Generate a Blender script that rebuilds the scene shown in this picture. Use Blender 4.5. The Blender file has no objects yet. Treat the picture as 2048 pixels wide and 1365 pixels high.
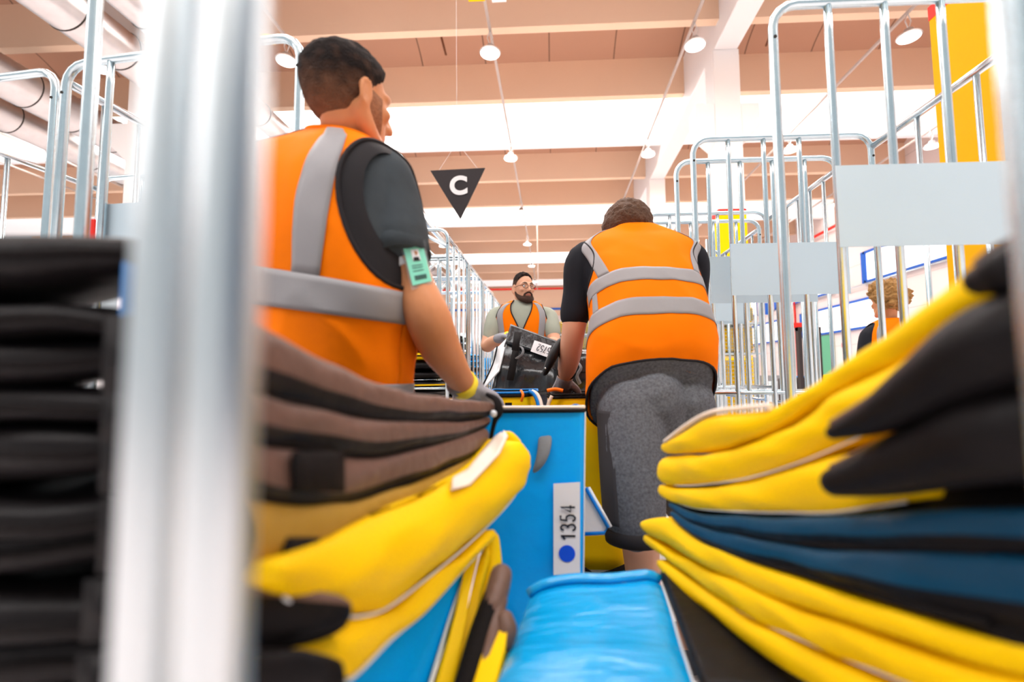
import bpy, bmesh, math, random
from mathutils import Vector, Matrix, noise
random.seed(7)
SC = bpy.context.scene
COL = SC.collection
# ------------------------------------------------------------------ camera
F = 950.0; CX = 1064.0; CY = 682.5; CAMH = 1.05
cam_d = bpy.data.cameras.new('camera'); cam = bpy.data.objects.new('camera', cam_d); COL.objects.link(cam)
cam_d.sensor_width = 36.0; cam_d.lens = 36.0*F/2048; cam_d.shift_x = -(CX-1024)/2048; cam_d.clip_start = 0.01; cam_d.clip_end = 200
YAW = math.radians(2.5); PITCH = math.radians(4.24); ROLL = math.radians(-0.5)
R = Matrix.Rotation(YAW, 4, 'Z') @ Matrix.Rotation(math.pi/2+PITCH, 4, 'X') @ Matrix.Rotation(ROLL, 4, 'Z')
cam.matrix_world = Matrix.Translation((0, 0, CAMH)) @ R
SC.camera = cam
cam_d.dof.use_dof = True; cam_d.dof.focus_distance = 2.1; cam_d.dof.aperture_fstop = 2.0
CAM = Vector((0, 0, CAMH)); R3 = R.to_3x3()
def P(px, py, Y):
    """point of the place seen at a pixel, Y metres in front of the camera"""
    d = R3 @ Vector(((px-CX)/F, -(py-CY)/F, -1.0))
    return CAM + d*(Y/d.y)
# ------------------------------------------------------------------ light
SC.view_settings.view_transform = 'Standard'; SC.view_settings.look = 'None'
SC.view_settings.gamma = 1; SC.view_settings.use_curve_mapping = False
SC.view_settings.exposure = 0.0
W = bpy.data.worlds.new('world'); SC.world = W; W.use_nodes = True
W.node_tree.nodes['Background'].inputs[0].default_value = (0.93, 0.97, 1.0, 1)
W.node_tree.nodes['Background'].inputs[1].default_value = 0.62
SC.cycles.max_bounces = 6; SC.cycles.diffuse_bounces = 4; SC.cycles.glossy_bounces = 4
SC.cycles.caustics_reflective = False; SC.cycles.caustics_refractive = False
def area(name, loc, rot, sx, sy, power, col=(1, 1, 1)):
    l = bpy.data.lights.new(name, 'AREA'); l.shape = 'RECTANGLE'; l.size = sx; l.size_y = sy; l.energy = power; l.color = col
    o = bpy.data.objects.new(name, l); COL.objects.link(o); o.location = loc; o.rotation_euler = rot
    return o
for yy in (-2.6, 6.0, 14.6, 23.0, 31.6):
    area('skylight_daylight', (-6, yy, 10.0), (0, 0, 0), 34, 2.2, 2500, (1.0, 0.98, 0.96))
# ------------------------------------------------------------------ materials
def lin(c): return tuple(((v/255.0)/12.92 if v <= 10 else (((v/255.0)+0.055)/1.055)**2.4) for v in c)
MATS = {}
def mat(name, rgb, rough=0.6, metal=0.0, bump=0.0, bscale=40.0, var=0.0, vscale=6.0, emit=0.0, coat=0.0, stretch=None, alpha=1.0, sheen=0.0, spec=0.25):
    m = bpy.data.materials.new(name); m.use_nodes = True; nt = m.node_tree; b = nt.nodes['Principled BSDF']
    c = rgb if len(rgb) == 3 else rgb[:3]
    b.inputs['Base Color'].default_value = (*c, 1); b.inputs['Roughness'].default_value = rough; b.inputs['Metallic'].default_value = metal
    b.inputs['Specular IOR Level'].default_value = spec
    if coat: b.inputs['Coat Weight'].default_value = coat; b.inputs['Coat Roughness'].default_value = 0.15
    if sheen: b.inputs['Sheen Weight'].default_value = sheen
    if alpha < 1: b.inputs['Alpha'].default_value = alpha
    if emit: b.inputs['Emission Color'].default_value = (*c, 1); b.inputs['Emission Strength'].default_value = emit
    if bump or var:
        tc = nt.nodes.new('ShaderNodeTexCoord'); mp = nt.nodes.new('ShaderNodeMapping')
        nt.links.new(tc.outputs['Object'], mp.inputs[0])
        if stretch: mp.inputs['Scale'].default_value = stretch
    if bump:
        n = nt.nodes.new('ShaderNodeTexNoise'); n.inputs['Scale'].default_value = bscale; n.inputs['Detail'].default_value = 4
        bp = nt.nodes.new('ShaderNodeBump'); bp.inputs['Strength'].default_value = bump; bp.inputs['Distance'].default_value = 0.01
        nt.links.new(mp.outputs[0], n.inputs['Vector']); nt.links.new(n.outputs[0], bp.inputs['Height']); nt.links.new(bp.outputs[0], b.inputs['Normal'])
    if var:
        n2 = nt.nodes.new('ShaderNodeTexNoise'); n2.inputs['Scale'].default_value = vscale; n2.inputs['Detail'].default_value = 5
        nt.links.new(mp.outputs[0], n2.inputs['Vector'])
        mx = nt.nodes.new('ShaderNodeMix'); mx.data_type = 'RGBA'
        mx.inputs[6].default_value = (*[max(0, v*(1-var)) for v in c], 1); mx.inputs[7].default_value = (*[min(1, v*(1+var)) for v in c], 1)
        nt.links.new(n2.outputs[0], mx.inputs[0]); nt.links.new(mx.outputs[2], b.inputs['Base Color'])
    MATS[name] = m
    return m
def tone_mat(name, c0, c1):
    m = mat(name, c0, 0.75, bump=1.0, bscale=230, spec=0.1); nt = m.node_tree; b = nt.nodes['Principled BSDF']
    at = nt.nodes.new('ShaderNodeAttribute'); at.attribute_name = 'tone'; mx = nt.nodes.new('ShaderNodeMix'); mx.data_type = 'RGBA'
    mx.inputs[6].default_value = (*c0, 1); mx.inputs[7].default_value = (*c1, 1); nt.links.new(at.outputs['Fac'], mx.inputs[0]); nt.links.new(mx.outputs[2], b.inputs['Base Color'])
def joint_mat(name, rgb, axis, pitch, width=0.02, dark=0.45, rough=0.8):
    """painted concrete with open joints every `pitch` metres along an axis"""
    m = mat(name, rgb, rough); nt = m.node_tree; b = nt.nodes['Principled BSDF']
    tc = nt.nodes.new('ShaderNodeTexCoord'); sx = nt.nodes.new('ShaderNodeSeparateXYZ'); nt.links.new(tc.outputs['Object'], sx.inputs[0])
    md = nt.nodes.new('ShaderNodeMath'); md.operation = 'PINGPONG'; md.inputs[1].default_value = pitch/2
    nt.links.new(sx.outputs[axis], md.inputs[0])
    lt = nt.nodes.new('ShaderNodeMath'); lt.operation = 'LESS_THAN'; lt.inputs[1].default_value = width; nt.links.new(md.outputs[0], lt.inputs[0])
    mx = nt.nodes.new('ShaderNodeMix'); mx.data_type = 'RGBA'; mx.inputs[6].default_value = (*rgb, 1); mx.inputs[7].default_value = (*[v*dark for v in rgb], 1)
    nt.links.new(lt.outputs[0], mx.inputs[0]); nt.links.new(mx.outputs[2], b.inputs['Base Color'])
    return m
salmon = (0.84, 0.60, 0.43)
mat('salmon_concrete', salmon, 0.85, var=0.03, vscale=0.8)
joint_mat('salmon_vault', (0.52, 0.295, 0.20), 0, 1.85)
mat('white_paint', (0.86, 0.84, 0.84), 0.6)
mat('white_beam', (0.93, 0.93, 0.95), 0.6)  # on the skylit beams this white has the daylight put into the colour
m = joint_mat('skylight_sheet', (0.95, 0.97, 1.0), 0, 1.85, 0.012, 0.75); nb = m.node_tree.nodes['Principled BSDF']
nb.inputs['Emission Color'].default_value = (0.97, 0.98, 1, 1); nb.inputs['Emission Strength'].default_value = 0.9
mat('window_light', (0.95, 0.97, 1.0), 0.5, emit=1.1)
mat('wall_panel', (0.80, 0.70, 0.68), 0.8, var=0.03, vscale=1)
joint_mat('wall_joints', (0.82, 0.72, 0.70), 2, 1.2, 0.012, 0.7)
mat('floor_paint', (0.80, 0.72, 0.71), 0.35, var=0.05, vscale=1.5)
mat('zinc', (0.60, 0.72, 0.77), 0.27, 1.0, bump=0.03, bscale=300, var=0.08, vscale=20)
mat('zinc_bright', (0.66, 0.73, 0.76), 0.36, 0.9)
mat('chrome_zinc', (0.66, 0.72, 0.76), 0.22, 1.0)
mat('duct_metal', (0.62, 0.60, 0.60), 0.34, 1.0, var=0.12, vscale=5, bump=0.02, bscale=6)
mat('zinc_plate', (0.58, 0.70, 0.77), 0.42, 0.35, bump=0.02, bscale=60, var=0.04, vscale=3)
mat('dark_gap', (0.03, 0.025, 0.02), 0.8)
mat('brown_joint', (0.20, 0.09, 0.05), 0.8)
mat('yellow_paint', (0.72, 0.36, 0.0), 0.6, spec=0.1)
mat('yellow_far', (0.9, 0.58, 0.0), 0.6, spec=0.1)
mat('red_paint', (0.75, 0.03, 0.02), 0.5)
mat('blue_paint', (0.02, 0.12, 0.55), 0.5)
mat('green_paint', (0.12, 0.42, 0.25), 0.5)
mat('black_plastic', (0.012, 0.012, 0.013), 0.4)
mat('lamp_glow', (1.0, 0.97, 0.92), 0.5, emit=6.0)
mat('lamp_body', (0.7, 0.7, 0.7), 0.35, 0.8)
mat('rail_grey', (0.50, 0.42, 0.38), 0.5)
mat('sign_black', (0.035, 0.03, 0.032), 0.6)
mat('sign_white', (0.85, 0.85, 0.85), 0.6)
mat('wood', (0.45, 0.28, 0.14), 0.7, var=0.2, vscale=4, stretch=(1, 8, 8))
mat('steel_deck', (0.33, 0.35, 0.37), 0.5, 0.6)
mat('rubber', (0.03, 0.03, 0.03), 0.7)
# bags
mat('blue_bag', (0.0, 0.38, 1.0), 0.34, spec=0.15, bump=0.6, bscale=9, var=0.08, vscale=3)
mat('blue_gloss', (0.0, 0.36, 0.80), 0.24, bump=1.0, bscale=7, stretch=(1, 4, 2), coat=0.3, spec=0.5)
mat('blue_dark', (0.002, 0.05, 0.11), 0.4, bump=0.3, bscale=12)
mat('yellow_bag', (1.0, 0.60, 0.0), 0.5, spec=0.13, bump=0.3, bscale=10, var=0.05, vscale=4)
mat('black_bag', (0.008, 0.0065, 0.007), 0.45, spec=0.13, bump=0.5, bscale=14, var=0.3, vscale=8)
mat('brown_edge', (0.15, 0.085, 0.065), 0.42, bump=0.5, bscale=25, var=0.2, vscale=10)  # dusty brown; for black bags, light on the upper edge put into colour
mat('ochre_edge', (0.42, 0.24, 0.03), 0.5, bump=0.4, bscale=25, var=0.25, vscale=6)  # dusty tone with light and yellow reflection put into the edge colour
mat('black_foil', (0.014, 0.016, 0.019), 0.22, bump=1.0, bscale=16, stretch=(2.5, 1, 0.8), coat=0.5)
mat('silver_lining', (0.60, 0.62, 0.64), 0.35, 0.3, bump=0.3, bscale=12)
mat('cream_lining', (0.88, 0.74, 0.62), 0.5, bump=0.3, bscale=20)
mat('piping_white', (0.80, 0.82, 0.84), 0.5)
mat('piping_blue', (0.0, 0.18, 0.55), 0.5)
mat('webbing', (0.010, 0.008, 0.008), 0.75, spec=0.1, bump=0.3, bscale=200)
mat('webbing_grey', (0.21, 0.22, 0.235), 0.7, bump=0.2, bscale=300)
mat('zip_orange', (0.95, 0.18, 0.0), 0.5)
mat('label_paper', (0.82, 0.80, 0.82), 0.55)
mat('label_ink', (0.012, 0.012, 0.02), 0.5)
mat('label_blue', (0.01, 0.09, 0.75), 0.4)
# people
mat('skin_tan', (0.60, 0.25, 0.11), 0.45, var=0.10, vscale=9, bump=0.08, bscale=60)
mat('skin_light', (0.68, 0.36, 0.23), 0.45, var=0.08, vscale=9)
mat('hair_dark', (0.018, 0.012, 0.010), 0.7, bump=1.0, bscale=170, var=0.5, vscale=60)
mat('hair_fade', (0.20, 0.095, 0.055), 0.8, bump=0.6, bscale=260, var=0.3, vscale=40)
tone_mat('hair_tone', (0.016, 0.011, 0.010), (0.24, 0.115, 0.065))
mat('hair_brown', (0.10, 0.05, 0.028), 0.65, bump=1.0, bscale=120, var=0.5, vscale=50)
mat('hair_curly', (0.33, 0.17, 0.05), 0.6, bump=1.0, bscale=60, var=0.7, vscale=35)
mat('stubble', (0.33, 0.14, 0.07), 0.8, bump=0.6, bscale=260, var=0.5, vscale=150)
mat('beard', (0.06, 0.03, 0.02), 0.8, bump=0.8, bscale=200)
mat('vest_orange', (1.0, 0.20, 0.0), 0.7, var=0.05, vscale=5, bump=0.7, bscale=5, spec=0.08)
mat('tape_grey', (0.31, 0.30, 0.31), 0.5, bump=0.12, bscale=14)
mat('trim_black', (0.012, 0.010, 0.012), 0.7)
mat('vest_red', (0.9, 0.03, 0.01), 0.6)
mat('tee_grey', (0.05, 0.06, 0.068), 0.9, var=0.45, vscale=9, bump=0.6, bscale=9, spec=0.1)
mat('tee_black', (0.010, 0.011, 0.016), 0.85, bump=0.35, bscale=10)
mat('tee_sage', (0.36, 0.38, 0.31), 0.85, bump=0.3, bscale=12)
mat('shorts_grey', (0.125, 0.13, 0.145), 0.9, var=0.7, vscale=130, bump=0.8, bscale=8, spec=0.1)
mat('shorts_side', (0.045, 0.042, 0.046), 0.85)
mat('glove_grey', (0.28, 0.28, 0.31), 0.7, bump=0.2, bscale=120)
mat('glove_yellow', (0.95, 0.75, 0.05), 0.6)
mat('badge_mint', (0.25, 0.72, 0.55), 0.3)
mat('strap_white', (0.85, 0.85, 0.88), 0.6)
mat('eye_white', (0.8, 0.8, 0.8), 0.2)
mat('lip', (0.45, 0.14, 0.10), 0.5)
mat('shoe', (0.05, 0.05, 0.06), 0.6)
mat('trousers', (0.03, 0.035, 0.05), 0.8)
mat('glass', (0.8, 0.85, 0.9), 0.05, alpha=0.12)
# ------------------------------------------------------------------ mesh helpers
class M:
    def __init__(s): s.v = []; s.f = []; s.m = []; s.mi = 0
    def add(s, vs, fs):
        k = len(s.v); s.v += [tuple(v) for v in vs]
        for f in fs: s.f.append(tuple(i+k for i in f)); s.m.append(s.mi)
    def box(s, a, b):
        x0, y0, z0 = a; x1, y1, z1 = b
        s.add([(x0, y0, z0), (x1, y0, z0), (x1, y1, z0), (x0, y1, z0), (x0, y0, z1), (x1, y0, z1), (x1, y1, z1), (x0, y1, z1)],
              [(3, 2, 1, 0), (4, 5, 6, 7), (0, 1, 5, 4), (1, 2, 6, 5), (2, 3, 7, 6), (3, 0, 4, 7)])
        return s
    def obox(s, c, ax, ay, az):
        """box from its centre and three half-axis vectors"""
        c, ax, ay, az = map(Vector, (c, ax, ay, az)); vs = []
        for k in (-1, 1):
            for i, j in ((-1, -1), (1, -1), (1, 1), (-1, 1)): vs.append(c+ax*i+ay*j+az*k)
        s.add(vs, [(3, 2, 1, 0), (4, 5, 6, 7), (0, 1, 5, 4), (1, 2, 6, 5), (2, 3, 7, 6), (3, 0, 4, 7)])
        return s
    def tube(s, pts, r, n=12, closed=False, flat=1.0, caps=True, up=None):
        """swept tube; r a number or a radius per point; flat squashes one axis"""
        pts = [Vector(p) for p in pts]; N = len(pts)
        rs = [r]*N if isinstance(r, (int, float)) else r
        tg = []
        for i in range(N):
            if closed: t = pts[(i+1) % N]-pts[i-1]
            else: t = pts[min(i+1, N-1)]-pts[max(i-1, 0)]
            tg.append(t.normalized() if t.length > 1e-9 else Vector((0, 0, 1)))
        u = Vector(up) if up else (Vector((0, 0, 1)) if abs(tg[0].z) < 0.9 else Vector((1, 0, 0)))
        base = []; 
        for i in range(N):
            u = (u - tg[i]*u.dot(tg[i])); u.normalize(); w = tg[i].cross(u)
            for k in range(n):
                a = 2*math.pi*k/n
                base.append(pts[i]+(u*math.cos(a)*flat+w*math.sin(a))*rs[i])
        fs = []
        for i in range(N if closed else N-1):
            j = (i+1) % N
            for k in range(n): fs.append((i*n+k, i*n+(k+1) % n, j*n+(k+1) % n, j*n+k))
        if caps and not closed:
            fs.append(tuple(range(n-1, -1, -1))); fs.append(tuple((N-1)*n+k for k in range(n)))
        s.add(base, fs); return s
    def limb(s, pts, rs, n=16, flat=1.0, up=None):
        """tube with rounded ends, smoothly interpolated"""
        pts = [Vector(p) for p in pts]; P2 = []; R2 = []
        for i in range(len(pts)-1):
            p0 = pts[max(i-1, 0)]; p1 = pts[i]; p2 = pts[i+1]; p3 = pts[min(i+2, len(pts)-1)]
            r0 = rs[max(i-1, 0)]; r1 = rs[i]; r2 = rs[i+1]; r3 = rs[min(i+2, len(pts)-1)]
            for k in range(6):
                t = k/6; P2.append(cr(p0, p1, p2, p3, t)); R2.append(max(0.002, cr(r0, r1, r2, r3, t)))
        P2.append(pts[-1]); R2.append(rs[-1])
        d0 = (P2[0]-P2[1]).normalized(); d1 = (P2[-1]-P2[-2]).normalized()
        a = [(math.cos(math.radians(q)), math.sin(math.radians(q))) for q in (10, 35, 60)]
        pre = [(P2[0]+d0*R2[0]*c, R2[0]*q) for c, q in a]; post = [(P2[-1]+d1*R2[-1]*c, R2[-1]*q) for c, q in reversed(a)]
        P3 = [p for p, _ in pre]+P2+[p for p, _ in post]; R3_ = [q for _, q in pre]+R2+[q for _, q in post]
        return s.tube(P3, R3_, n, flat=flat, up=up)
    def ball(s, c, r, rot=None, n=16):
        c = Vector(c); r = (r, r, r) if isinstance(r, (int, float)) else r; vs = []; fs = []
        rows = n//2
        for i in range(1, rows):
            th = math.pi*i/rows
            for k in range(n):
                a = 2*math.pi*k/n; v = Vector((r[0]*math.sin(th)*math.cos(a), r[1]*math.sin(th)*math.sin(a), r[2]*math.cos(th)))
                vs.append(c+(rot @ v if rot else v))
        for i in range(rows-2):
            for k in range(n): fs.append((i*n+k, (i+1)*n+k, (i+1)*n+(k+1) % n, i*n+(k+1) % n))
        t = Vector((0, 0, r[2])); vs.append(c+(rot @ t if rot else t)); vs.append(c-(rot @ t if rot else t))
        T = len(vs)-2
        for k in range(n): fs.append((T, k, (k+1) % n)); fs.append((T+1, (rows-2)*n+(k+1) % n, (rows-2)*n+k))
        s.add(vs, fs); return s
    def lathe(s, c, prof, n=24):
        """profile of (radius, height) about a vertical axis at c"""
        c = Vector(c); vs = []; fs = []
        for r, h in prof:
            for k in range(n):
                a = 2*math.pi*k/n; vs.append(c+Vector((r*math.cos(a), r*math.sin(a), h)))
        for i in range(len(prof)-1):
            for k in range(n): fs.append((i*n+k, i*n+(k+1) % n, (i+1)*n+(k+1) % n, (i+1)*n+k))
        fs.append(tuple(range(n-1, -1, -1))); fs.append(tuple((len(prof)-1)*n+k for k in range(n)))
        s.add(vs, fs); return s
    def prism(s, poly, d):
        """polygon (3D points) extruded by vector d"""
        d = Vector(d); poly = [Vector(p) for p in poly]; n = len(poly)
        s.add(poly+[p+d for p in poly], [tuple(range(n-1, -1, -1)), tuple(range(n, 2*n))]+[(i, (i+1) % n, n+(i+1) % n, n+i) for i in range(n)])
        return s
    def grid(s, rows, cu=False):
        """rows of points; cu closes each row"""
        n = len(rows[0]); vs = [p for r in rows for p in r]; fs = []
        for i in range(len(rows)-1):
            for k in range(n if cu else n-1): fs.append((i*n+k, i*n+(k+1) % n, (i+1)*n+(k+1) % n, (i+1)*n+k))
        s.add(vs, fs); return s
    def build(s, name, mats, parent=None, smooth=False, origin=None, bevel=0, subsurf=0, voxel=0, sm=5, thick=0, fix=True):
        org = Vector(origin) if origin is not None else (Vector(parent['_o']) if parent is not None and '_o' in parent else Vector((0, 0, 0)))
        me = bpy.data.meshes.new(name); me.from_pydata([tuple(Vector(v)-org) for v in s.v], [], s.f); me.update()
        ms = mats if isinstance(mats, (list, tuple)) else [mats]
        for q in ms: me.materials.append(MATS[q])
        for i, p in enumerate(me.polygons): p.material_index = s.m[i]; p.use_smooth = smooth or bool(voxel)
        if fix and not voxel:
            b = bmesh.new(); b.from_mesh(me); bmesh.ops.recalc_face_normals(b, faces=b.faces); b.to_mesh(me); b.free()
        o = bpy.data.objects.new(name, me); COL.objects.link(o)
        if parent is not None: o.parent = parent
        else: o.location = org
        o['_o'] = tuple(org)
        if thick: q = o.modifiers.new('t', 'SOLIDIFY'); q.thickness = thick; q.offset = -1
        if voxel:
            q = o.modifiers.new('r', 'REMESH'); q.mode = 'VOXEL'; q.voxel_size = voxel; q.use_smooth_shade = True
            q = o.modifiers.new('s', 'SMOOTH'); q.factor = 0.5; q.iterations = sm
        if subsurf: q = o.modifiers.new('ss', 'SUBSURF'); q.levels = subsurf; q.render_levels = subsurf
        if bevel: q = o.modifiers.new('b', 'BEVEL'); q.width = bevel; q.segments = 2; q.limit_method = 'ANGLE'
        return o
def cr(p0, p1, p2, p3, t):
    return 0.5*((2*p1)+(p2-p0)*t+(2*p0-5*p1+4*p2-p3)*t*t+(3*p1-p0-3*p2+p3)*t*t*t)
def curve(pts, k=6, closed=False):
    pts = [Vector(p) for p in pts]; out = []; N = len(pts)
    for i in range(N if closed else N-1):
        g = (lambda j: pts[j % N]) if closed else (lambda j: pts[max(0, min(N-1, j))])
        for q in range(k): out.append(cr(g(i-1), g(i), g(i+1), g(i+2), q/k))
    if not closed: out.append(pts[-1])
    return out
def thing(name, label, cat, loc=(0, 0, 0), group=None):
    o = bpy.data.objects.new(name, None); COL.objects.link(o); o.location = loc; o.empty_display_size = 0.05
    o['label'] = label; o['category'] = cat; o['_o'] = tuple(loc)
    if group: o['group'] = group
    return o
def tag(o, label, cat, group=None, kind=None):
    o['label'] = label; o['category'] = cat
    if group: o['group'] = group
    if kind: o['kind'] = kind
    return o
def struct(o): o['kind'] = 'structure'; return o
KIDS = {}
def kids(o): return [c for c in COL.objects if c.parent == o]
def dup(root, loc, rz=0.0, label=None, group=None, tree=None, sc=None):
    r = root.copy(); COL.objects.link(r); r.location = loc; r.rotation_euler = (0, 0, rz)
    if sc: r.scale = sc
    if label: r['label'] = label
    if group: r['group'] = group
    def rec(src, dst):
        for c in tree_of(src):
            d = c.copy(); COL.objects.link(d); d.parent = dst; rec(c, d)
    rec(root, r)
    return r
def tree_of(o):
    if o.name not in KIDS: KIDS[o.name] = [c for c in COL.objects if c.parent == o]
    return KIDS[o.name]
def text(name, body, m, centre, right, up, size, parent, extrude=0.0006, bold=0.0, sx=1.0):
    """flat lettering; `right` and `up` span the plane it lies on"""
    c = bpy.data.curves.new(name, 'FONT'); c.body = body; c.size = size; c.align_x = 'CENTER'; c.align_y = 'CENTER'; c.extrude = extrude; c.offset = bold
    t = bpy.data.objects.new(name+'_tmp', c); COL.objects.link(t); bpy.context.view_layer.update()
    me = bpy.data.meshes.new_from_object(t.evaluated_get(bpy.context.evaluated_depsgraph_get()))
    bpy.data.objects.remove(t); bpy.data.curves.remove(c)
    right = Vector(right).normalized(); up = Vector(up); up = (up-right*up.dot(right)).normalized(); nn = right.cross(up)
    org = Vector(parent['_o']); centre = Vector(centre)
    for v in me.vertices: v.co = centre+right*v.co.x*sx+up*v.co.y+nn*v.co.z-org
    me.materials.clear(); me.materials.append(MATS[m])
    o = bpy.data.objects.new(name, me); COL.objects.link(o); o.parent = parent; o['_o'] = tuple(org); me.name = name
    return o
# ------------------------------------------------------------------ the hall
FLOOR_Z = 0.0; HB = CAMH+8.0
b = M(); b.box((-32, -8, -0.1), (14, 42, 0)); struct(b.build('floor', 'floor_paint'))
b = M(); b.box((14, -8, 0), (14.3, 42, 11)); struct(b.build('wall_right', 'wall_joints'))
b = M(); b.box((-32, 42, 0), (14, 42.3, 11)); struct(b.build('wall_far', 'salmon_concrete'))
b = M(); b.box((-32, 41.9, 0), (14, 42, 6.4)); struct(b.build('trim_1', 'wall_panel'))
BP = 2.84; B0 = 13.15
sal = M(); wht = M(); sky = M(); vault = M()
for k in range(-5, 11):
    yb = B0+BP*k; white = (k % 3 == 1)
    tgt = wht if white else sal  # beams of skylit bays coloured white for the daylight falling on them
    # beam of this bay: upright front face, thin soffit, leaning back face
    yf = yb
    for x0, x1 in ((-32, 14),):
        pr = [(x0, yf, HB), (x0, yf+0.22, HB), (x0, yf+0.5, HB+1.6), (x0, yf-0.02, HB+1.6)]
        tgt.prism(pr, (x1-x0, 0, 0))
    # shell between the previous beam and this one
    y0 = yb-BP+0.3; y1 = yb; rows = []
    for i in range(13):
        t = i/12; yy = y0+(y1-y0)*t; hh = HB+1.08+0.42*math.sin(math.pi*t)**0.8
        rows.append([(-32, yy, hh), (14, yy, hh)])
    (sky if white else vault).grid(rows)
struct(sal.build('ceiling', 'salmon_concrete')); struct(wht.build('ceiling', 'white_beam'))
vault = struct(vault.build('ceiling', 'salmon_vault', smooth=True)); sky_o = struct(sky.build('window_1', 'skylight_sheet', smooth=True))
b = M(); b.box((-32, -8, HB+1.62), (14, 42, HB+1.7)); struct(b.build('ceiling', 'salmon_concrete'))
for xg, nm in ((4.1, 'right'), (-10.0, 'left')):
    b = M(); b.box((xg-0.27, -6, CAMH+7.55), (xg+0.27, 42, CAMH+9.1)); struct(b.build('trim_2', 'white_paint', bevel=0.02))
    for i, yc in enumerate((4.35, 11.0, 18.3, 25.5, 32.7)):
        b = M(); b.box((xg-0.3, yc-0.3, 0), (xg+0.3, yc+0.3, CAMH+7.55))
        z0 = CAMH+5.55; z1 = CAMH+6.25
        b.prism([(xg-0.3, yc-0.28, z0-0.25), (xg-0.72, yc-0.28, z0+0.15), (xg-0.72, yc-0.28, z1), (xg-0.3, yc-0.28, z1)], (0, 0.56, 0))
        b.prism([(xg+0.3, yc-0.28, z0-0.25), (xg+0.72, yc-0.28, z0+0.15), (xg+0.72, yc-0.28, z1), (xg+0.3, yc-0.28, z1)], (0, 0.56, 0))
        lab = 'white concrete column with a corbel, ' + ['beside the near right cages, clad in yellow', 'behind the right cages, with a yellow band', 'behind the middle worker', 'fourth along the row', 'farthest of the row'][i]
        lab = lab if xg > 0 else 'white concrete column under the ducts, %s from the camera' % ['nearest', 'second', 'third', 'fourth', 'fifth'][i]
        col = b.build('column', 'white_paint', bevel=0.015); tag(col, lab, 'column', 'columns of the hall')
        hh = {0: 3.5, 1: 3.6}.get(i, 3.6)
        if xg > 0:
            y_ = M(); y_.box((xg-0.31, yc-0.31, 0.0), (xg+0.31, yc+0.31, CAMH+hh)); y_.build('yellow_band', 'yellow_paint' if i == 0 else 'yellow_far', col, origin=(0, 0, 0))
            r_ = M(); r_.box((xg-0.315, yc-0.315, CAMH+hh), (xg+0.315, yc+0.315, CAMH+hh+0.14)); r_.build('red_band', 'red_paint', col, origin=(0, 0, 0))
# thin red sprinkler pipe and blue rail on the far wall
b = M(); b.tube([(-31.9, 41.5, CAMH+7.7), (13.9, 41.5, CAMH+7.7)], 0.09); tag(b.build('sprinkler_pipe', 'red_paint', smooth=True), 'long red pipe along the top of the far wall', 'pipe')
b = M(); b.tube([(-32, 41.5, CAMH+5.9), (14, 41.5, CAMH+5.9)], 0.10); tag(b.build('cable_rail', 'blue_paint', smooth=True), 'thin blue rail along the far wall below the red pipe', 'rail')
wn = [0]
def window(a, bb, side):
    """strip window with a blue frame on the right wall (Y from a to bb) at heights side"""
    wn[0] += 1; z0, z1 = side
    g = M(); g.box((13.93, a, z0), (13.97, bb, z1)); o = struct(g.build('window_%d' % (wn[0]+1), 'window_light'))
    f = M()
    for q in ((a-0.15, a+0.12), (bb-0.12, bb+0.15)): f.box((13.86, q[0], z0-0.1), (13.99, q[1], z1+0.1))
    f.box((13.86, a, z1), (13.99, bb, z1+0.1)); f.box((13.86, a, z0-0.1), (13.99, bb, z0))
    f.build('window_frame', 'blue_paint', o, origin=(0, 0, 0))
window(14.5, 21.5, (5.15, 6.35)); window(24.0, 30.0, (5.15, 6.35)); window(33, 40, (5.15, 6.35)); window(20.5, 27, (3.15, 4.3)); window(29.5, 39, (3.15, 4.3))
g = M(); g.box((-6, 41.8, 3.3), (13, 41.88, 4.9)); struct(g.build('window_7', 'window_light'))
g = M(); g.box((-30, 41.8, 3.3), (-7, 41.88, 4.9)); struct(g.build('window_8', 'window_light'))
b = M(); b.box((13.9, 24.2, 0), (14.0, 26.2, 3.0)); struct(b.build('door_1', 'green_paint'))
# red downpipes and thin conduits on the right wall
for i, yy in enumerate((12.2, 27.6)):
    b = M(); b.tube([(13.85, yy, 0), (13.85, yy, 8.6)], 0.06); tag(b.build('riser_pipe', 'red_paint', smooth=True), 'red riser pipe on the right wall, %s' % ('nearer one' if i == 0 else 'beyond the nearer one'), 'pipe')
b = M(); b.tube([(13.85, 6, 5.0), (13.85, 41, 5.0)], 0.03); tag(b.build('conduit', 'zinc', smooth=True), 'thin grey conduit along the right wall under the upper windows', 'pipe')
b = M(); b.tube([(13.75, 6, 8.2), (13.75, 41, 8.2)], 0.07); b.build('x', 'red_paint').name = 'red_ceiling_pipe'; tag(bpy.data.objects['red_ceiling_pipe'], 'red pipe running along the top of the right wall', 'pipe')
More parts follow.
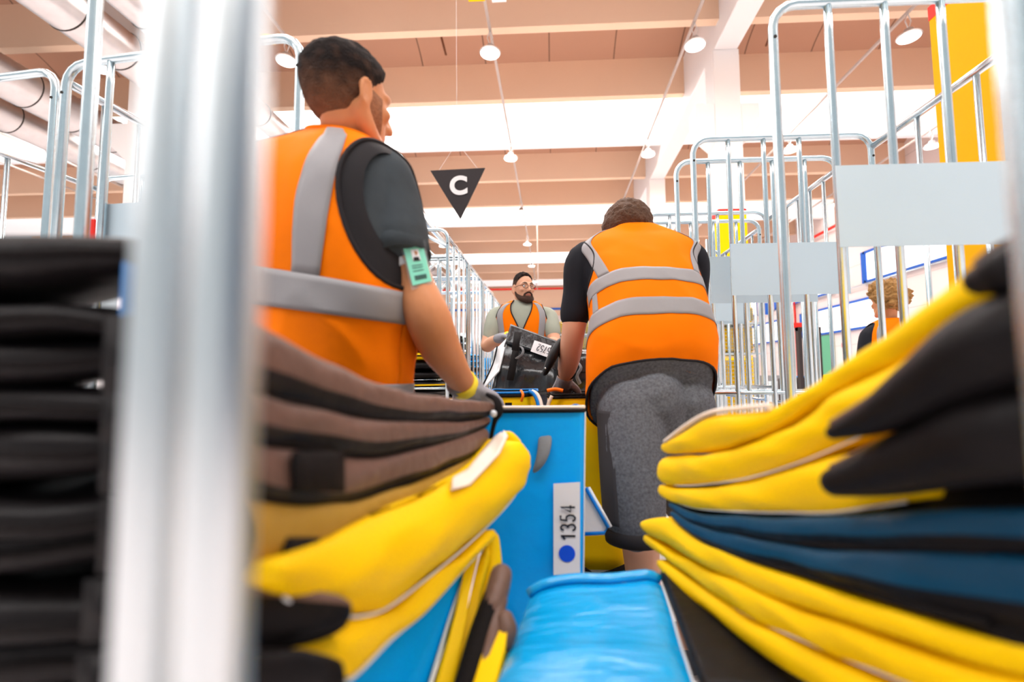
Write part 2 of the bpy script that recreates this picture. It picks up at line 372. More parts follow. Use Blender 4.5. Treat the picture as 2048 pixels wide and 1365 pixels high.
# ------------------------------------------------------------------ ducts
def duct(x, h, r, lab, y0=3.0, y1=36.0):
    t = thing('air_duct', lab, 'duct', (x, y0, CAMH+h), 'silver spiral ducts under the ceiling')
    b = M(); b.tube([(x, y, CAMH+h) for y in (y0, (y0+y1)/2, y1)], r, 32); b.build('duct_tube', 'duct_metal', t, smooth=True)
    n = int((y1-y0)/1.15)
    first = None
    for i in range(n):
        yy = y0+0.5+i*1.15
        if first is None:
            b = M(); b.tube([(x+math.cos(a)*(r+0.006), yy, CAMH+h+math.sin(a)*(r+0.006)) for a in [2*math.pi*q/32 for q in range(32)]], 0.014, 6, closed=True)
            first = b.build('clamp_ring', 'dark_gap', t, smooth=True)
        else:
            d = first.copy(); COL.objects.link(d); d.parent = t; d.location = (0, yy-(y0+0.5), 0)
    for yy in (8, 16, 24):
        b = M(); b.tube([(x, yy, CAMH+h+r), (x, yy, HB+1.05)], 0.02, 6); b.build('hanger_rod', 'lamp_body', t)
duct(-7.55, 6.85, 0.30, 'silver round duct nearest to the hall centre, behind the thick blurred post')
duct(-9.1, 7.0, 0.42, 'wide silver duct left of the one behind the blurred post')
duct(-12.6, 7.0, 0.46, 'silver round duct at upper left, third from the right')
duct(-14.4, 7.0, 0.42, 'outermost silver duct at the far left of the hall')
# ------------------------------------------------------------------ lamps
def make_lamp():
    t = thing('high_bay_lamp', 'x', 'lamp', (0, 0, 0))
    b = M(); b.lathe((0, 0, 0), [(0.05, 0.17), (0.09, 0.15), (0.10, 0.06), (0.21, 0.03), (0.23, 0.0), (0.215, -0.015)], 28); b.build('housing', 'lamp_body', t, smooth=True)
    b = M(); b.lathe((0, 0, 0), [(0.20, -0.012), (0.20, -0.03), (0.13, -0.05), (0.04, -0.058)], 28); b.build('diffuser', 'lamp_glow', t, smooth=True)
    b = M(); b.tube([(0, 0, 0.16), (-0.06, 0.0, 0.34), (0, 0, 0.52)], 0.012, 6); b.tube([(0, 0, 0.16), (0.06, 0.0, 0.34), (0, 0, 0.52)], 0.012, 6); b.build('hanger', 'lamp_body', t)
    return t
lamp0 = make_lamp()
rows = [(-18.9, 'outermost left row'), (-16.7, 'second row from the left'), (-10.1, 'row by the left columns'), (-5.8, 'row above the standing worker in front'),
        (-1.28, 'row above the hanging C sign'), (3.1, 'row left of the right columns'), (7.5, 'row right of the right columns'), (11.8, 'row nearest the right wall')]
ordn = ['nearest', 'second', 'third', 'fourth', 'fifth', 'sixth', 'seventh']
first = True
for x, rn in rows:
    for i in range(6):
        y = 9.75+5.0*i
        lab = 'round hanging hall lamp, %s in the %s' % (ordn[i], rn)
        if first: lamp0.location = (x, y, CAMH+7.0); lamp0['label'] = lab; lamp0['group'] = 'high bay lamps'; first = False
        else: dup(lamp0, (x, y, CAMH+7.0), 0, lab, 'high bay lamps')
    b = M(); b.box((x-0.03, 4.0, CAMH+7.5), (x+0.03, 41, CAMH+7.55)); tag(b.build('lamp_rail', 'rail_grey'), 'thin lamp rail along the %s' % rn, 'rail', 'lamp rails')
# yellow busbar pieces
a1 = P(470, 66, 8.2); a2 = P(548, 80, 8.2)
b = M(); b.obox((a1+a2)/2, ((a2-a1)/2), (0, 0.05, 0), (0, 0, 0.06)); tag(b.build('hanging_sign', 'yellow_far'), 'small yellow bar hanging near the lamp at the upper left', 'sign')
p_ = P(953, -12, 7.5); b = M(); b.box((p_.x-0.14, p_.y, p_.z-0.10), (p_.x+0.14, p_.y+0.04, p_.z+0.2)); tag(b.build('hanging_sign', 'yellow_far'), 'small yellow panel at the top edge above the C sign', 'sign')
p_ = P(998, -8, 7.5); b = M(); b.box((p_.x-0.12, p_.y, p_.z-0.08), (p_.x+0.12, p_.y+0.04, p_.z+0.2)); tag(b.build('hanging_sign', 'sign_white'), 'small white panel at the top edge beside the yellow one', 'sign')
for o_ in [q for q in list(COL.objects) if q.name.startswith('hanging_sign')]:
    l_ = Vector(o_.location); g = M(); mid = sum((Vector(v.co) for v in o_.data.vertices), Vector())/8+l_
    g.tube([mid, (mid.x, mid.y, HB+1.3)], .008, 6); g.build('hanger', 'lamp_body', o_, origin=l_)
# thin conduit drops
for px, y0, y1, Y, lb in ((1072, 345, 560, 24.0, 'thin dark rod hanging beside the central lamp row'),):
    b = M(); b.tube([P(px, y0, Y), P(px+4, y1, Y)], 0.03, 6); tag(b.build('hanging_rod', 'rail_grey'), lb, 'rod')
# small brown pipe bits on the ceiling
for (xa, ya, xb, yb_, Y, lb) in ((877, 52, 892, 110, 12.3, 'short brown pipe on the vault above the C sign'), (1556, 32, 1532, 92, 12.3, 'short brown pipe on the vault right of the columns')):
    b = M(); b.tube([P(xa, ya, Y), P(xb, yb_, Y)], 0.03, 6); tag(b.build('ceiling_pipe', 'brown_joint', smooth=True), lb, 'pipe')
# C sign
t = thing('hanging_sign', 'black triangular sign pointing down with a white letter C', 'sign', P(916, 360, 6.0))
tri = [P(860.5, 341.5, 6.0), P(970, 336, 6.0), P(920.5, 439, 6.0)]
b = M(); b.prism(tri, (0, 0.02, 0)); b.build('sign_board', 'sign_black', t)
text('letter', 'C', 'sign_white', P(917, 373, 5.985), (1, 0, 0.03), (0, 0, 1), 0.33, t, 0.003, 0.014)
for q in ((P(878, 341, 6.01), P(914, 285, 6.01)), (P(955, 337, 6.01), P(914, 285, 6.01)), (P(914, 285, 6.01), P(912, -60, 6.01))):
    b = M(); b.tube(q, 0.0022, 6); b.build('hanging_wire', 'sign_white', t)
DG = {'1': [[(.12, .72), (.45, .86), (.60, 1), (.60, 0)]],
      '3': [[(.08, .80), (.25, .97), (.5, 1), (.78, .9), (.82, .72), (.7, .56), (.42, .52)], [(.42, .52), (.75, .46), (.9, .28), (.8, .08), (.5, 0), (.2, .04), (.05, .2)]],
      '5': [[(.85, 1), (.22, 1), (.14, .54), (.4, .62), (.7, .58), (.88, .38), (.82, .12), (.5, 0), (.2, .04), (.06, .2)]],
      '4': [[(.68, 0), (.68, 1), (.05, .32), (.95, .32)]], '7': [[(.08, 1), (.9, 1), (.55, .5), (.38, 0)]],
      '2': [[(.08, .75), (.2, .95), (.5, 1), (.8, .92), (.86, .7), (.7, .45), (.3, .2), (.05, 0), (.92, 0)]]}
def digits(name, body, centre, right, up, h, step, r, parent):
    right = Vector(right).normalized(); up = Vector(up); up = (up-right*up.dot(right)).normalized(); g = M(); nn = right.cross(up); w = step*.76
    for i, ch in enumerate(body):
        o = Vector(centre)+right*((i-(len(body)-1)/2)*step-w/2)-up*h/2
        for st_ in DG[ch]: g.tube([o+right*x*w+up*y*h for x, y in st_], r, 8, flat=.25, up=nn)
    return g.build(name, 'label_ink', parent)
# ------------------------------------------------------------------ roll containers
CW = 0.68; CD = 0.68; CH = 1.975
def make_cage(bars=4, plates=True):
    """local x from the open side (0) to the back (CW); y from one side frame (0) to the other (CD)"""
    t = thing('roll_container', 'x', 'roll container', (0, 0, 0))
    base = M()
    for y in (0.03, CD-0.03): base.tube([(0, y, 0.20), (CW, y, 0.20)], 0.016, 8)
    for x in (0.03, CW-0.03): base.tube([(x, 0, 0.20), (x, CD, 0.20)], 0.016, 8)
    for i in range(1, 7): base.tube([(CW*i/7, 0.03, 0.215), (CW*i/7, CD-0.03, 0.215)], 0.006, 6)
    base.build('base_frame', 'zinc', t, smooth=True)
    for x in (0.07, CW-0.07):
        for y in (0.07, CD-0.07):
            w = M(); w.tube([(x-0.02, y, 0.06), (x+0.02, y, 0.06)], 0.06, 18); o = w.build('castor_wheel', 'rubber', t, smooth=True)
            w = M(); w.box((x-0.03, y-0.03, 0.12), (x+0.03, y+0.03, 0.19)); w.box((x-0.03, y-0.02, 0.05), (x-0.022, y+0.02, 0.13)); w.box((x+0.022, y-0.02, 0.05), (x+0.03, y+0.02, 0.13)); w.build('castor_fork', 'zinc', o)
    c = 0.06
    for y in (0.0, CD):
        pts = [(0, y, 0.2), (0, y, 1.0), (0, y, CH-c)]+[(c-c*math.cos(a), y, CH-c+c*math.sin(a)) for a in (0.4, 0.8, 1.2)]+[(c, y, CH), (CW-c, y, CH)]
        pts += [(CW-c+c*math.sin(a), y, CH-c+c*math.cos(a)) for a in (0.4, 0.8, 1.2)]+[(CW, y, CH-c), (CW, y, 0.2)]
        f = M(); f.tube(pts, 0.0115, 12); f.tube([(0, y, 0.5), (CW, y, 0.5)], 0.007, 8); f.tube([(0, y, 0.98), (CW, y, 0.98)], 0.007, 8)
        fr = f.build('side_frame', 'zinc', t, smooth=True)
        for i in range(1, bars+1):
            x = CW*i/(bars+1)
            g = M(); g.tube([(x, y, 0.2), (x, y, 1.9), (x, y, CH-0.003)], 0.0094, 10); g.build('upright_bar', 'zinc', fr, smooth=True)
        for x in (0, CW):
            h = M(); h.tube([(x, y-0.0121, CH-c-0.03), (x, y+0.0121, CH-c-0.03)], 0.0045, 8); h.build('bolt_hole', 'dark_gap', fr)
        if plates: g = M(); g.box((CW/5-0.01, y-0.0135, 1.35), (CW*4/5+0.02, y-0.0115, 1.55)); pl = g.build('name_plate', 'zinc_plate', fr)
    f = M(); f.tube([(CW+0.004, 0, CH-0.05), (CW+0.004, CD, CH-0.05)], 0.0125, 10)
    bf = f.build('back_frame', 'chrome_zinc', t, smooth=True)
    for hh, rr in ((0.9, .008), (0.24, .010)): f = M(); f.tube([(CW+0.004, 0, hh), (CW+0.004, CD, hh)], rr, 8); f.build('cross_rail', 'chrome_zinc', bf, smooth=True)
    for i in range(1, bars+2):
        y = CD*i/(bars+2)
        g = M(); g.tube([(CW+0.004, y, 0.24), (CW+0.004, y, CH-0.05)], 0.0085, 10); g.build('upright_bar', 'zinc', bf, smooth=True)
    return t
cage0 = make_cage(); cage1 = make_cage(2, False)
spots = [(0.56, 1.155, 0, 'galvanised roll container at the right front, with the large blank plate'),
         (0.545, 2.03, 0, 'galvanised roll container directly behind the one with the large plate'),
         (0.57, 2.86, 0, 'galvanised roll container third in the right row'),
         (0.66, 3.9, 0, 'galvanised roll container in the right row, standing by the yellow crates'),
         (0.70, 4.8, 0.04, 'galvanised roll container farthest in the right row'),
         (-0.60, 1.87, math.radians(174), 'galvanised roll container behind the front worker, at the left'),
         (-1.40, 1.97, math.radians(174), 'galvanised roll container cut off by the left edge of the picture'),
         (-0.885, 0.84, math.radians(180), 'near galvanised roll container at left, with a red tag on its post'),
         (-1.33, 2.90, 0, 'galvanised roll container behind the badge arm of the front worker'),
         (-1.33, 3.66, 0, 'galvanised roll container second beyond the badge arm'),
         (-1.33, 4.42, 0, 'galvanised roll container third beyond the badge arm'),
         (-1.33, 5.18, 0, 'galvanised roll container farthest in the left row, beside the bearded worker')]
for i, (x, y, rz, lab) in enumerate(spots):
    if i == 0: cage0.location = (x, y, 0); cage0['label'] = lab; cage0['group'] = 'galvanised roll containers'
    elif i == 6: cage1.location = (x, y, 0); cage1.rotation_euler = (0, 0, rz); cage1['label'] = lab; cage1['group'] = 'galvanised roll containers'
    else: dup(cage1 if i > 6 else cage0, (x, y, 0), rz, lab, 'galvanised roll containers', sc=(1.1, 1, 1) if i == 5 else ((1.0, 1, 1) if i != 7 else (1.12, 1, 1)))
# red tag on the near left post
rt = P(184, 440, 0.83); b = M(); b.obox(P(186, 466, 0.822), (0.004, 0, 0), (0, 0.002, 0), (0, 0, 0.026)); tag(b.build('post_tag', 'red_paint'), 'narrow red tag tied to the near left cage post', 'tag')
# the trolley frame right in front of the lens: two tubes side by side
t = thing('trolley_frame', 'very near galvanised frame of two thick tubes, blurred at left', 'frame', (-0.11, 0.10, 0))
def post(a, b_, r, nm='frame_tube', m='zinc_bright'):
    g = M(); g.tube([a, ((Vector(a)+Vector(b_))/2), b_], r, 24); return g.build(nm, m, t, smooth=True)
xa = P(330, 700, 0.150); xb = P(448, 700, 0.130)
post((xa.x, xa.y, 0.12), (xa.x, xa.y, 1.9), 0.0098); post((xb.x, xb.y, 0.12), (xb.x, xb.y, 1.9), 0.0088)
for hh in (0.14, 1.88):
    g = M(); g.tube([(xa.x, xa.y, hh), (xa.x-0.03, -0.25, hh), (xa.x-0.06, -0.55, hh)], 0.010); g.build('rail_tube', 'zinc', t, smooth=True)
    g = M(); g.tube([(xb.x, xb.y, hh), (xa.x, xa.y, hh)], 0.010); g.build('rail_tube', 'zinc', t, smooth=True)
post((xa.x-0.06, -0.55, 0.0), (xa.x-0.06, -0.55, 1.9), 0.010)
g = M(); g.tube([(xa.x, xa.y, 0.0), (xa.x, xa.y, 0.13)], 0.014); g.build('foot', 'rubber', t)
t = thing('trolley_frame', 'near blurred tube at the right edge of the picture', 'frame', (0.21, 0.20, 0))
xb = P(2092, 500, 0.20)
g = M(); g.tube([(xb.x, xb.y, 0), (xb.x, xb.y, 1.0), (xb.x, xb.y, 1.9), (xb.x, xb.y-0.05, 1.95), (xb.x, -0.4, 1.95), (xb.x, -0.45, 1.9), (xb.x, -0.45, 0)], 0.010, 16); g.build('frame_tube', 'zinc', t, smooth=True)
g = M(); g.box((xb.x+0.012, -0.40, 1.0), (xb.x+0.020, xb.y, 1.80)); g.build('side_panel', 'blue_dark', t)
# ------------------------------------------------------------------ bags
def wr(p, s, amp):
    return noise.noise(Vector(p)*s)*amp
def slab(stations, side, width, mat_side, mat_edge=None, rough=0.004, drop=0.0, bulge=0.5, seed=0.0, nseg=44, parent=None, name='folded_body', split=0.5, cap0=True, wtaper=None):
    """a folded bag lying flat; its visible long edge passes through the stations (px, ytop, ybottom, depth); it reaches `width` sideways"""
    S = [(P(a, t_, z), P(a, b_, z)) for a, t_, b_, z in stations]
    tops = curve([q[0] for q in S], 8); bots = curve([q[1] for q in S], 8)
    rows = []; NE = 12; NL = 8
    for i in range(len(tops)):
        T = tops[i]; B = bots[i]; mid = (T+B)/2; hz = (T.z-B.z)/2
        f = i/(len(tops)-1)
        e = 1.0
        if f > 0.93: e = math.sqrt(max(0.02, 1-((f-0.93)/0.07)**2))
        w = width if mid.y > .95 else max(.10, min(width, .10+(mid.y-.60)*1.2)) if side < 0 else width
        row = []
        for k in range(NE+1):
            a = math.pi/2-math.pi*k/NE
            p = mid+Vector((-side*hz*bulge*(math.cos(a))*1.0*e, 0, hz*math.sin(a)*e))
            p.x += side*hz*bulge*0.6
            q = p+Vector((wr(p+Vector((seed, 0, 0)), 9, rough)+wr(Vector((p.x*20+seed, p.y*9, p.z*60)), 1, rough*.7), 0, wr(p+Vector((0, seed, 0)), 14, rough*0.8)))
            row.append(q)
        for k in range(1, NL+1):
            g = k/NL; p = mid+Vector((side*w*g, 0, -hz*e-drop*g*g)); row.append(p+Vector((0, 0, wr(p+Vector((seed, 3, 0)), 8, rough))))
        for k in range(NL, 0, -1):
            g = k/NL; p = mid+Vector((side*w*g, 0, hz*e-drop*g*g)); row.append(p+Vector((0, 0, wr(p+Vector((seed, 7, 0)), 8, rough))))
        rows.append(row)
    g = M(); n = len(rows[0]); vs = [p for r_ in rows for p in r_]; k0 = 0
    g.v = [tuple(v) for v in vs]
    for i in range(len(rows)-1):
        for k in range(n):
            g.f.append((i*n+k, i*n+(k+1) % n, (i+1)*n+(k+1) % n, (i+1)*n+k))
            g.m.append(1 if (mat_edge and k < NE*split) else 0)
    g.f.append(tuple(range(n-1, -1, -1))); g.m.append(0); g.f.append(tuple((len(rows)-1)*n+k for k in range(n))); g.m.append(0)
    o = g.build(name, [mat_side, mat_edge] if mat_edge else [mat_side], parent, smooth=True)
    return o, tops, bots
def folded_bag(label, stations, side, width, ms, me=None, piping='webbing', group=None, pip_r=0.0035, name='folded_bag', **kw):
    st0 = P(stations[0][0], stations[0][1], stations[0][3])
    t = thing(name, label, 'bag', (st0.x, st0.y, st0.z), group)
    o, tops, bots = slab(stations, side, width, ms, me, parent=t, **kw)
    if piping:
        for ln, off in ((bots, 0.0),):
            g = M(); g.tube([p+Vector((side*0.004, 0, 0.001)) for p in ln[4:-3]], pip_r, 8); g.build('piping', piping, t, smooth=True)
    return t, tops, bots
Zl = {530: .32, 650: .40, 750: .49, 850: .60, 930: .72, 985: .85}
def zl(px):
    k = sorted(Zl); px = max(k[0]-60, min(k[-1], px))
    for a, c in zip(k, k[1:]):
        if px <= c: return Zl[a]+(Zl[c]-Zl[a])*(px-a)/(c-a)
def st(lst, zf): return [(a, t_, b_, zf(a)) for a, t_, b_ in lst]
GB = 'folded black insulated bags piled at left'
# left pile, top to bottom
L1 = [(500, 628, 780), (560, 662, 800), (628, 702, 812), (700, 737, 826), (765, 765, 838), (830, 786, 842), (900, 797, 842), (955, 801, 836), (990, 806, 828)]
L2 = [(500, 785, 880), (570, 800, 892), (650, 822, 902), (750, 842, 910), (830, 846, 898), (905, 845, 880), (955, 841, 862), (983, 832, 850)]
L3 = [(500, 885, 985), (570, 897, 1005), (680, 908, 1008), (783, 914, 978), (884, 884, 942), (940, 867, 915), (978, 853, 892)]
L4 = [(500, 990, 1150), (570, 1010, 1148), (650, 1013, 1108), (750, 992, 1070), (840, 964, 1020), (915, 930, 975), (968, 898, 930)]
folded_bag('folded black bag on top of the left pile, under the gloved hand', st(L1, zl), -1, 0.42, 'black_bag', 'brown_edge', group=GB, seed=1.3, split=0.52)
folded_bag('folded black bag second from the top of the left pile', st(L2, zl), -1, 0.42, 'black_bag', 'brown_edge', group=GB, seed=5.3, split=0.55)
folded_bag('folded black bag third from the top of the left pile', st(L3, zl), -1, 0.42, 'black_bag', 'brown_edge', group=GB, seed=8.3, split=0.6)
folded_bag('folded black bag with ochre edge, directly on the left yellow bag', st(L4, zl), -1, 0.42, 'black_bag', 'ochre_edge', group=GB, seed=11.3, split=0.7)
t = thing('bag_strap', 'black rolled strap end with a small buckle at the tip of the left pile', 'strap', P(992, 820, .84))
g = M(); g.limb([P(975, 790, .845), P(992, 800, .835), P(998, 822, .83), P(990, 842, .835), P(984, 866, .84), P(978, 905, .84)], [.004, .006, .008, .005, .004, .003], 14); g.build('strap_roll', 'webbing', t, smooth=True)
g = M(); g.ball(P(987, 828, .815), (.006, .004, .006)); g.build('buckle', 'silver_lining', t, smooth=True)
# dark webbing straps wrapped round the black bags
def strap_on(stations, a0, a1, zf, m='webbing', grow=6, label=None, dz=0.0):
    pass
t = thing('bag_strap', 'broad black webbing strap across the black edges of the left pile', 'strap', P(600, 1000, .36))
for (x0, x1, y0, y1) in ((575, 640, 1075, 1152), (590, 690, 903, 985)):
    rows = []
    for i in range(6):
        px = x0+(x1-x0)*i/5; z = zl(px)-0.012
        rows.append([P(px, y0+(y1-y0)*k/6, z-0.006*math.sin(math.pi*k/6)) for k in range(7)])
    g = M(); g.grid(rows); g.build('strap_loop', 'webbing', t, smooth=True, thick=0.003)
# yellow bags below
def zy(px):
    k = [(540, .30), (640, .36), (750, .44), (850, .54), (950, .69), (1068, .88)]
    px = max(540, min(1068, px))
    for (a, za), (c, zc) in zip(k, k[1:]):
        if px <= c: return za+(zc-za)*(px-a)/(c-a)
Y1 = [(548, 1128, 1172), (620, 1108, 1225), (700, 1072, 1238), (777, 1036, 1222), (860, 995, 1160), (930, 955, 1102), (985, 918, 1050), (1030, 884, 1000), (1062, 886, 945)]
Y2 = [(660, 1252, 1345), (708, 1246, 1362), (794, 1226, 1278), (860, 1166, 1222), (934, 1108, 1140), (990, 1056, 1078)]
tY, tops, bots = folded_bag('bulging yellow bag under the black bags, its corner over the blue bag', st(Y1, zy), -1, 0.40, 'yellow_bag', group='folded yellow bags at left', piping='piping_white', pip_r=0.0014, seed=2.1, bulge=0.75, rough=0.007)
# cream lining and frayed corner of it
ou = [(900, 990), (940, 968), (975, 940), (1000, 912), (1012, 884), (1016, 868)]; ii = [(905, 958), (935, 938), (958, 915), (975, 895), (990, 880), (1004, 866)]
g = M(); g.grid([[P(a, b_, zy(a)-.012).lerp(P(c_, d_, zy(a)+.02), q/4)+Vector((0, 0, .004*math.sin(q*2+a))) for q in range(5)] for (a, b_), (c_, d_) in zip(ou, ii)]); g.build('lining', 'cream_lining', tY, smooth=True, thick=.003)
g = M(); g.limb([P(1028, 890, .86), P(1018, 874, .85), P(1010, 868, .85)], [0.014, 0.010, 0.005], 10); g.build('corner_tuft', 'yellow_bag', tY, smooth=True)
folded_bag('lower yellow bag fold reaching down to the blue sheet at left', [(a, t_, b_, zy(a)) for a, t_, b_ in Y2], -1, 0.36, 'yellow_bag', group='folded yellow bags at left', piping='piping_white', pip_r=0.002, seed=4.1, bulge=0.8, rough=0.006)
def panel(name, label, cat, quad, m, nu=10, nv=10, thick=0.012, amp=0.004, sc=8, group=None, parent=None):
    """soft sheet between four points: a-b top, d-c bottom"""
    a, b_, c, d = [Vector(q) for q in quad]; rows = []
    nrm = (b_-a).cross(d-a).normalized()
    for i in range(nv+1):
        v = i/nv; l = a.lerp(d, v); r_ = b_.lerp(c, v); row = []
        for k in range(nu+1):
            p = l.lerp(r_, k/nu); row.append(p+nrm*wr(p, sc, amp))
        rows.append(row)
    g = M(); g.grid(rows)
    o = g.build(name, m, parent, smooth=True, thick=thick, origin=None if parent else a)
    if not parent: tag(o, label, cat, group)
    return o
panel('hanging_bag_sheet', 'dark blue bag sheet showing between the two left yellow bags', 'bag', [P(925, 1128, .72), P(945, 1138, .73), P(850, 1400, .60), P(660, 1400, .50)], 'blue_bag')
# yellow bag edges going steeply down
Y3a = thing('folded_bag', 'yellow bag standing on edge left of the black webbing', 'bag', P(940, 1200, .70), 'folded yellow bags at left')
for j, (x0, x1, x2, x3) in enumerate(((940, 958, 885, 850), (958, 974, 925, 888))):
    panel('bag_side', None, None, [P(x0, 1125-j*12, .735+.01*j), P(x1, 1105-j*20, .745+.01*j), P(x2, 1420, .60+.01*j), P(x3, 1420, .59+.01*j)], 'yellow_bag', thick=0.02, parent=Y3a)
g = M(); g.tube(curve([P(940, 1128, .73), P(905, 1220, .67), (P(848, 1410, .585))]), 0.0022, 8); g.build('piping', 'piping_white', Y3a, smooth=True)
g = M(); g.limb([P(984, 1080, .78), P(983, 1150, .76), P(966, 1220, .73)], [0.012, 0.016, 0.012], 12); g.build('bag_corner', 'yellow_bag', Y3a, smooth=True)
t = thing('folded_bag', 'black bag edge with brown webbing beside the blue bags at left', 'bag', P(990, 1160, .72))
for pts, rr, mm in (([(1002, 1152), (996, 1178), (984, 1215)], .016, 'brown_edge'), ([(990, 1190), (962, 1270), (925, 1400)], .015, 'webbing'), ([(1000, 1200), (985, 1262), (955, 1400)], .011, 'brown_edge')):
    g = M(); g.limb([P(a, c, .70-(c-1152)*0.0005) for a, c in pts], [rr, rr*1.05, rr], 12); g.build('bag_edge', mm, t, smooth=True)
g = M(); g.limb([P(1009, 1242, .655), P(1012, 1262, .65), P(1008, 1284, .645)], [.013, .015, .013], 12); g.build('buckle', 'brown_edge', t, smooth=True)
panel('folded_bag', 'small yellow bag corner below the black webbing', 'bag', [P(985, 1278, .66), P(1020, 1280, .66), P(992, 1420, .58), P(945, 1420, .58)], 'yellow_bag', thick=0.03, group='folded yellow bags at left')
# black corner blocks at lower left
def pillow(name, label, c, hx, hy, hz, m, rz=0, ry=0, group=None, n=3.2, amp=0.006, parent=None, seed=0, rx=0, cat='bag', pip=None):
    rot = Matrix.Rotation(rz, 3, 'Z') @ Matrix.Rotation(ry, 3, 'Y') @ Matrix.Rotation(rx, 3, 'X'); c = Vector(c)
    g = M(); rows = []
    NV, NU = 18, 36
    for i in range(NV+1):
        th = -math.pi/2+math.pi*i/NV; cz = math.copysign(abs(math.sin(th))**(2/n), math.sin(th)); cc = abs(math.cos(th))**(2/n)
        row = []
        for k in range(NU):
            a = 2*math.pi*k/NU
            x = cc*math.copysign(abs(math.cos(a))**(2/n), math.cos(a)); y = cc*math.copysign(abs(math.sin(a))**(2/n), math.sin(a))
            p = Vector((x*hx, y*hy, cz*hz)); p = c+rot @ p; row.append(p+Vector((wr(p+Vector((seed, 0, 0)), 7, amp), wr(p+Vector((0, seed, 0)), 7, amp), wr(p+Vector((0, 0, seed)), 9, amp))))
        rows.append(row)
    g.grid(rows, cu=True)
    if parent is not None: return g.build(name, m, parent, smooth=True)
    t = thing(name, label, cat, c-Vector((0, 0, hz)), group); g.build('bag_body', m, t, smooth=True)
    r_ = M(); loop = []
    for k in range(48):
        a = 2*math.pi*k/48; x = math.copysign(abs(math.cos(a))**(2/n), math.cos(a)); y = math.copysign(abs(math.sin(a))**(2/n), math.sin(a))
        p = c+rot @ Vector((x*hx, y*hy, 0)); loop.append(p+Vector((wr(p+Vector((seed, 0, 0)), 7, amp), wr(p+Vector((0, seed, 0)), 7, amp), wr(p+Vector((0, 0, seed)), 9, amp))))
    r_.tube(loop, 0.0035, 6, closed=True); r_.build('piping', pip or 'webbing', t, smooth=True)
    return t
LQ = [(470, 1160, 1300, .30), (540, 1166, 1296, .32), (620, 1178, 1284, .345), (680, 1190, 1262, .365), (704, 1206, 1240, .375)]
folded_bag('black padded bag corner below the left yellow bag', LQ, -1, .10, 'black_bag', 'brown_edge', group=GB, seed=31, split=.3, bulge=.45)
LR = [(470, 1312, 1440, .29), (560, 1306, 1440, .31), (640, 1304, 1430, .325), (690, 1325, 1410, .34)]
folded_bag('lowest black bag at left, cut by the bottom of the picture', LR, -1, .10, 'black_bag', group=GB, seed=37, bulge=.45)
# near left pile of black bags (heavily blurred)
nm = ['topmost', 'second', 'third', 'fourth', 'fifth', 'sixth', 'seventh', 'eighth', 'ninth', 'tenth']
ys = [480, 596, 672, 770, 850, 975, 1070, 1190, 1300, 1420, 1530]
for i in range(10):
    zz = .35; yt, yb = ys[i], ys[i+1]; xr = [262, 268, 262, 258, 250, 258, 246, 250, 252, 250][i]
    R1 = P(xr, (yt+yb)/2, zz); hz = (yb-yt)*zz/F/2
    c = (R1.x-.19+random.uniform(-.004, .004), zz+.06, R1.z+ (0.01 if i == 0 else 0))
    pillow('folded_bag', 'blurred black folded bag at the left edge, %s of its pile' % nm[i], c, .19, .065, hz*(1.10), 'black_bag', seed=i*3.7, amp=.013, group='black bags in the near left pile', n=3.0, ry=(0.05 if i % 2 else -.04))
tt = thing('plastic_crate', 'grey crate carrying the near left pile', 'crate', (P(252, 1530, .35).x-.19, .48, .40)); b = M(); b.box((tt.location.x-.2, .35, .40), (tt.location.x+.19, .47, P(252, 1530, .35).z)); b.build('crate_body', 'steel_deck', tt, bevel=.01); b = M(); b.box((tt.location.x-.1, .345, .55), (tt.location.x+.1, .35, .6)); b.build('handle_slot', 'dark_gap', tt)
b = M(); b.box((P(266, 600, .35).x-.001, .340, P(258, 690, .35).z), (P(266, 600, .35).x+.001, .35, P(258, 530, .35).z)); tag(b.build('bag_strap', 'piping_blue'), 'thin blue strap at the side of the near left pile', 'strap')
for i, (px, py) in enumerate(((240, 745), (255, 960), (262, 1090))):
    g = M(); g.ball(P(px, py, .375), (.010, .006, .008)); o = g.build('strap_buckle', 'silver_lining', smooth=True); tag(o, 'blurred grey buckle on the near left pile, %s one' % ['upper', 'middle', 'lower'][i], 'buckle')
# ------------------------------------------------------------------ right pile
def zr(px):
    k = [(1275, .92), (1310, .85), (1400, .70), (1500, .58), (1600, .50), (1700, .44), (1800, .39), (1900, .35), (2060, .31), (2200, .28)]
    for (a, za), (c, zc) in zip(k, k[1:]):
        if px <= c: return za+(zc-za)*(px-a)/(c-a)
    return .28
GR = 'folded yellow bags in the right pile'
def rev(l): return list(reversed(l))
RY1 = [(1320, 888, 908), (1360, 862, 908), (1415, 836, 905), (1482, 824, 882), (1544, 816, 860), (1652, 748, 790), (1767, 668, 733), (1843, 610, 692), (1946, 545, 640), (2080, 460, 560)]
RY2 = [(1311, 915, 962), (1345, 912, 972), (1393, 912, 972), (1482, 888, 960), (1570, 852, 935), (1652, 793, 903), (1767, 736, 850), (1843, 698, 800), (1946, 646, 740), (2080, 570, 660)]
RY3 = [(1314, 968, 992), (1350, 977, 1008), (1393, 978, 1020), (1482, 966, 1026), (1570, 941, 1028), (1650, 912, 1028), (1747, 905, 1015), (1850, 900, 1000)]
RB1 = [(1334, 1003, 1016), (1380, 1024, 1045), (1437, 1032, 1062), (1570, 1036, 1085), (1700, 1034, 1098), (1850, 1020, 1100), (2080, 1010, 1110)]
RB2 = [(1338, 1020, 1036), (1400, 1052, 1082), (1480, 1072, 1115), (1570, 1090, 1140), (1703, 1103, 1180), (1850, 1106, 1225), (2080, 1116, 1275)]
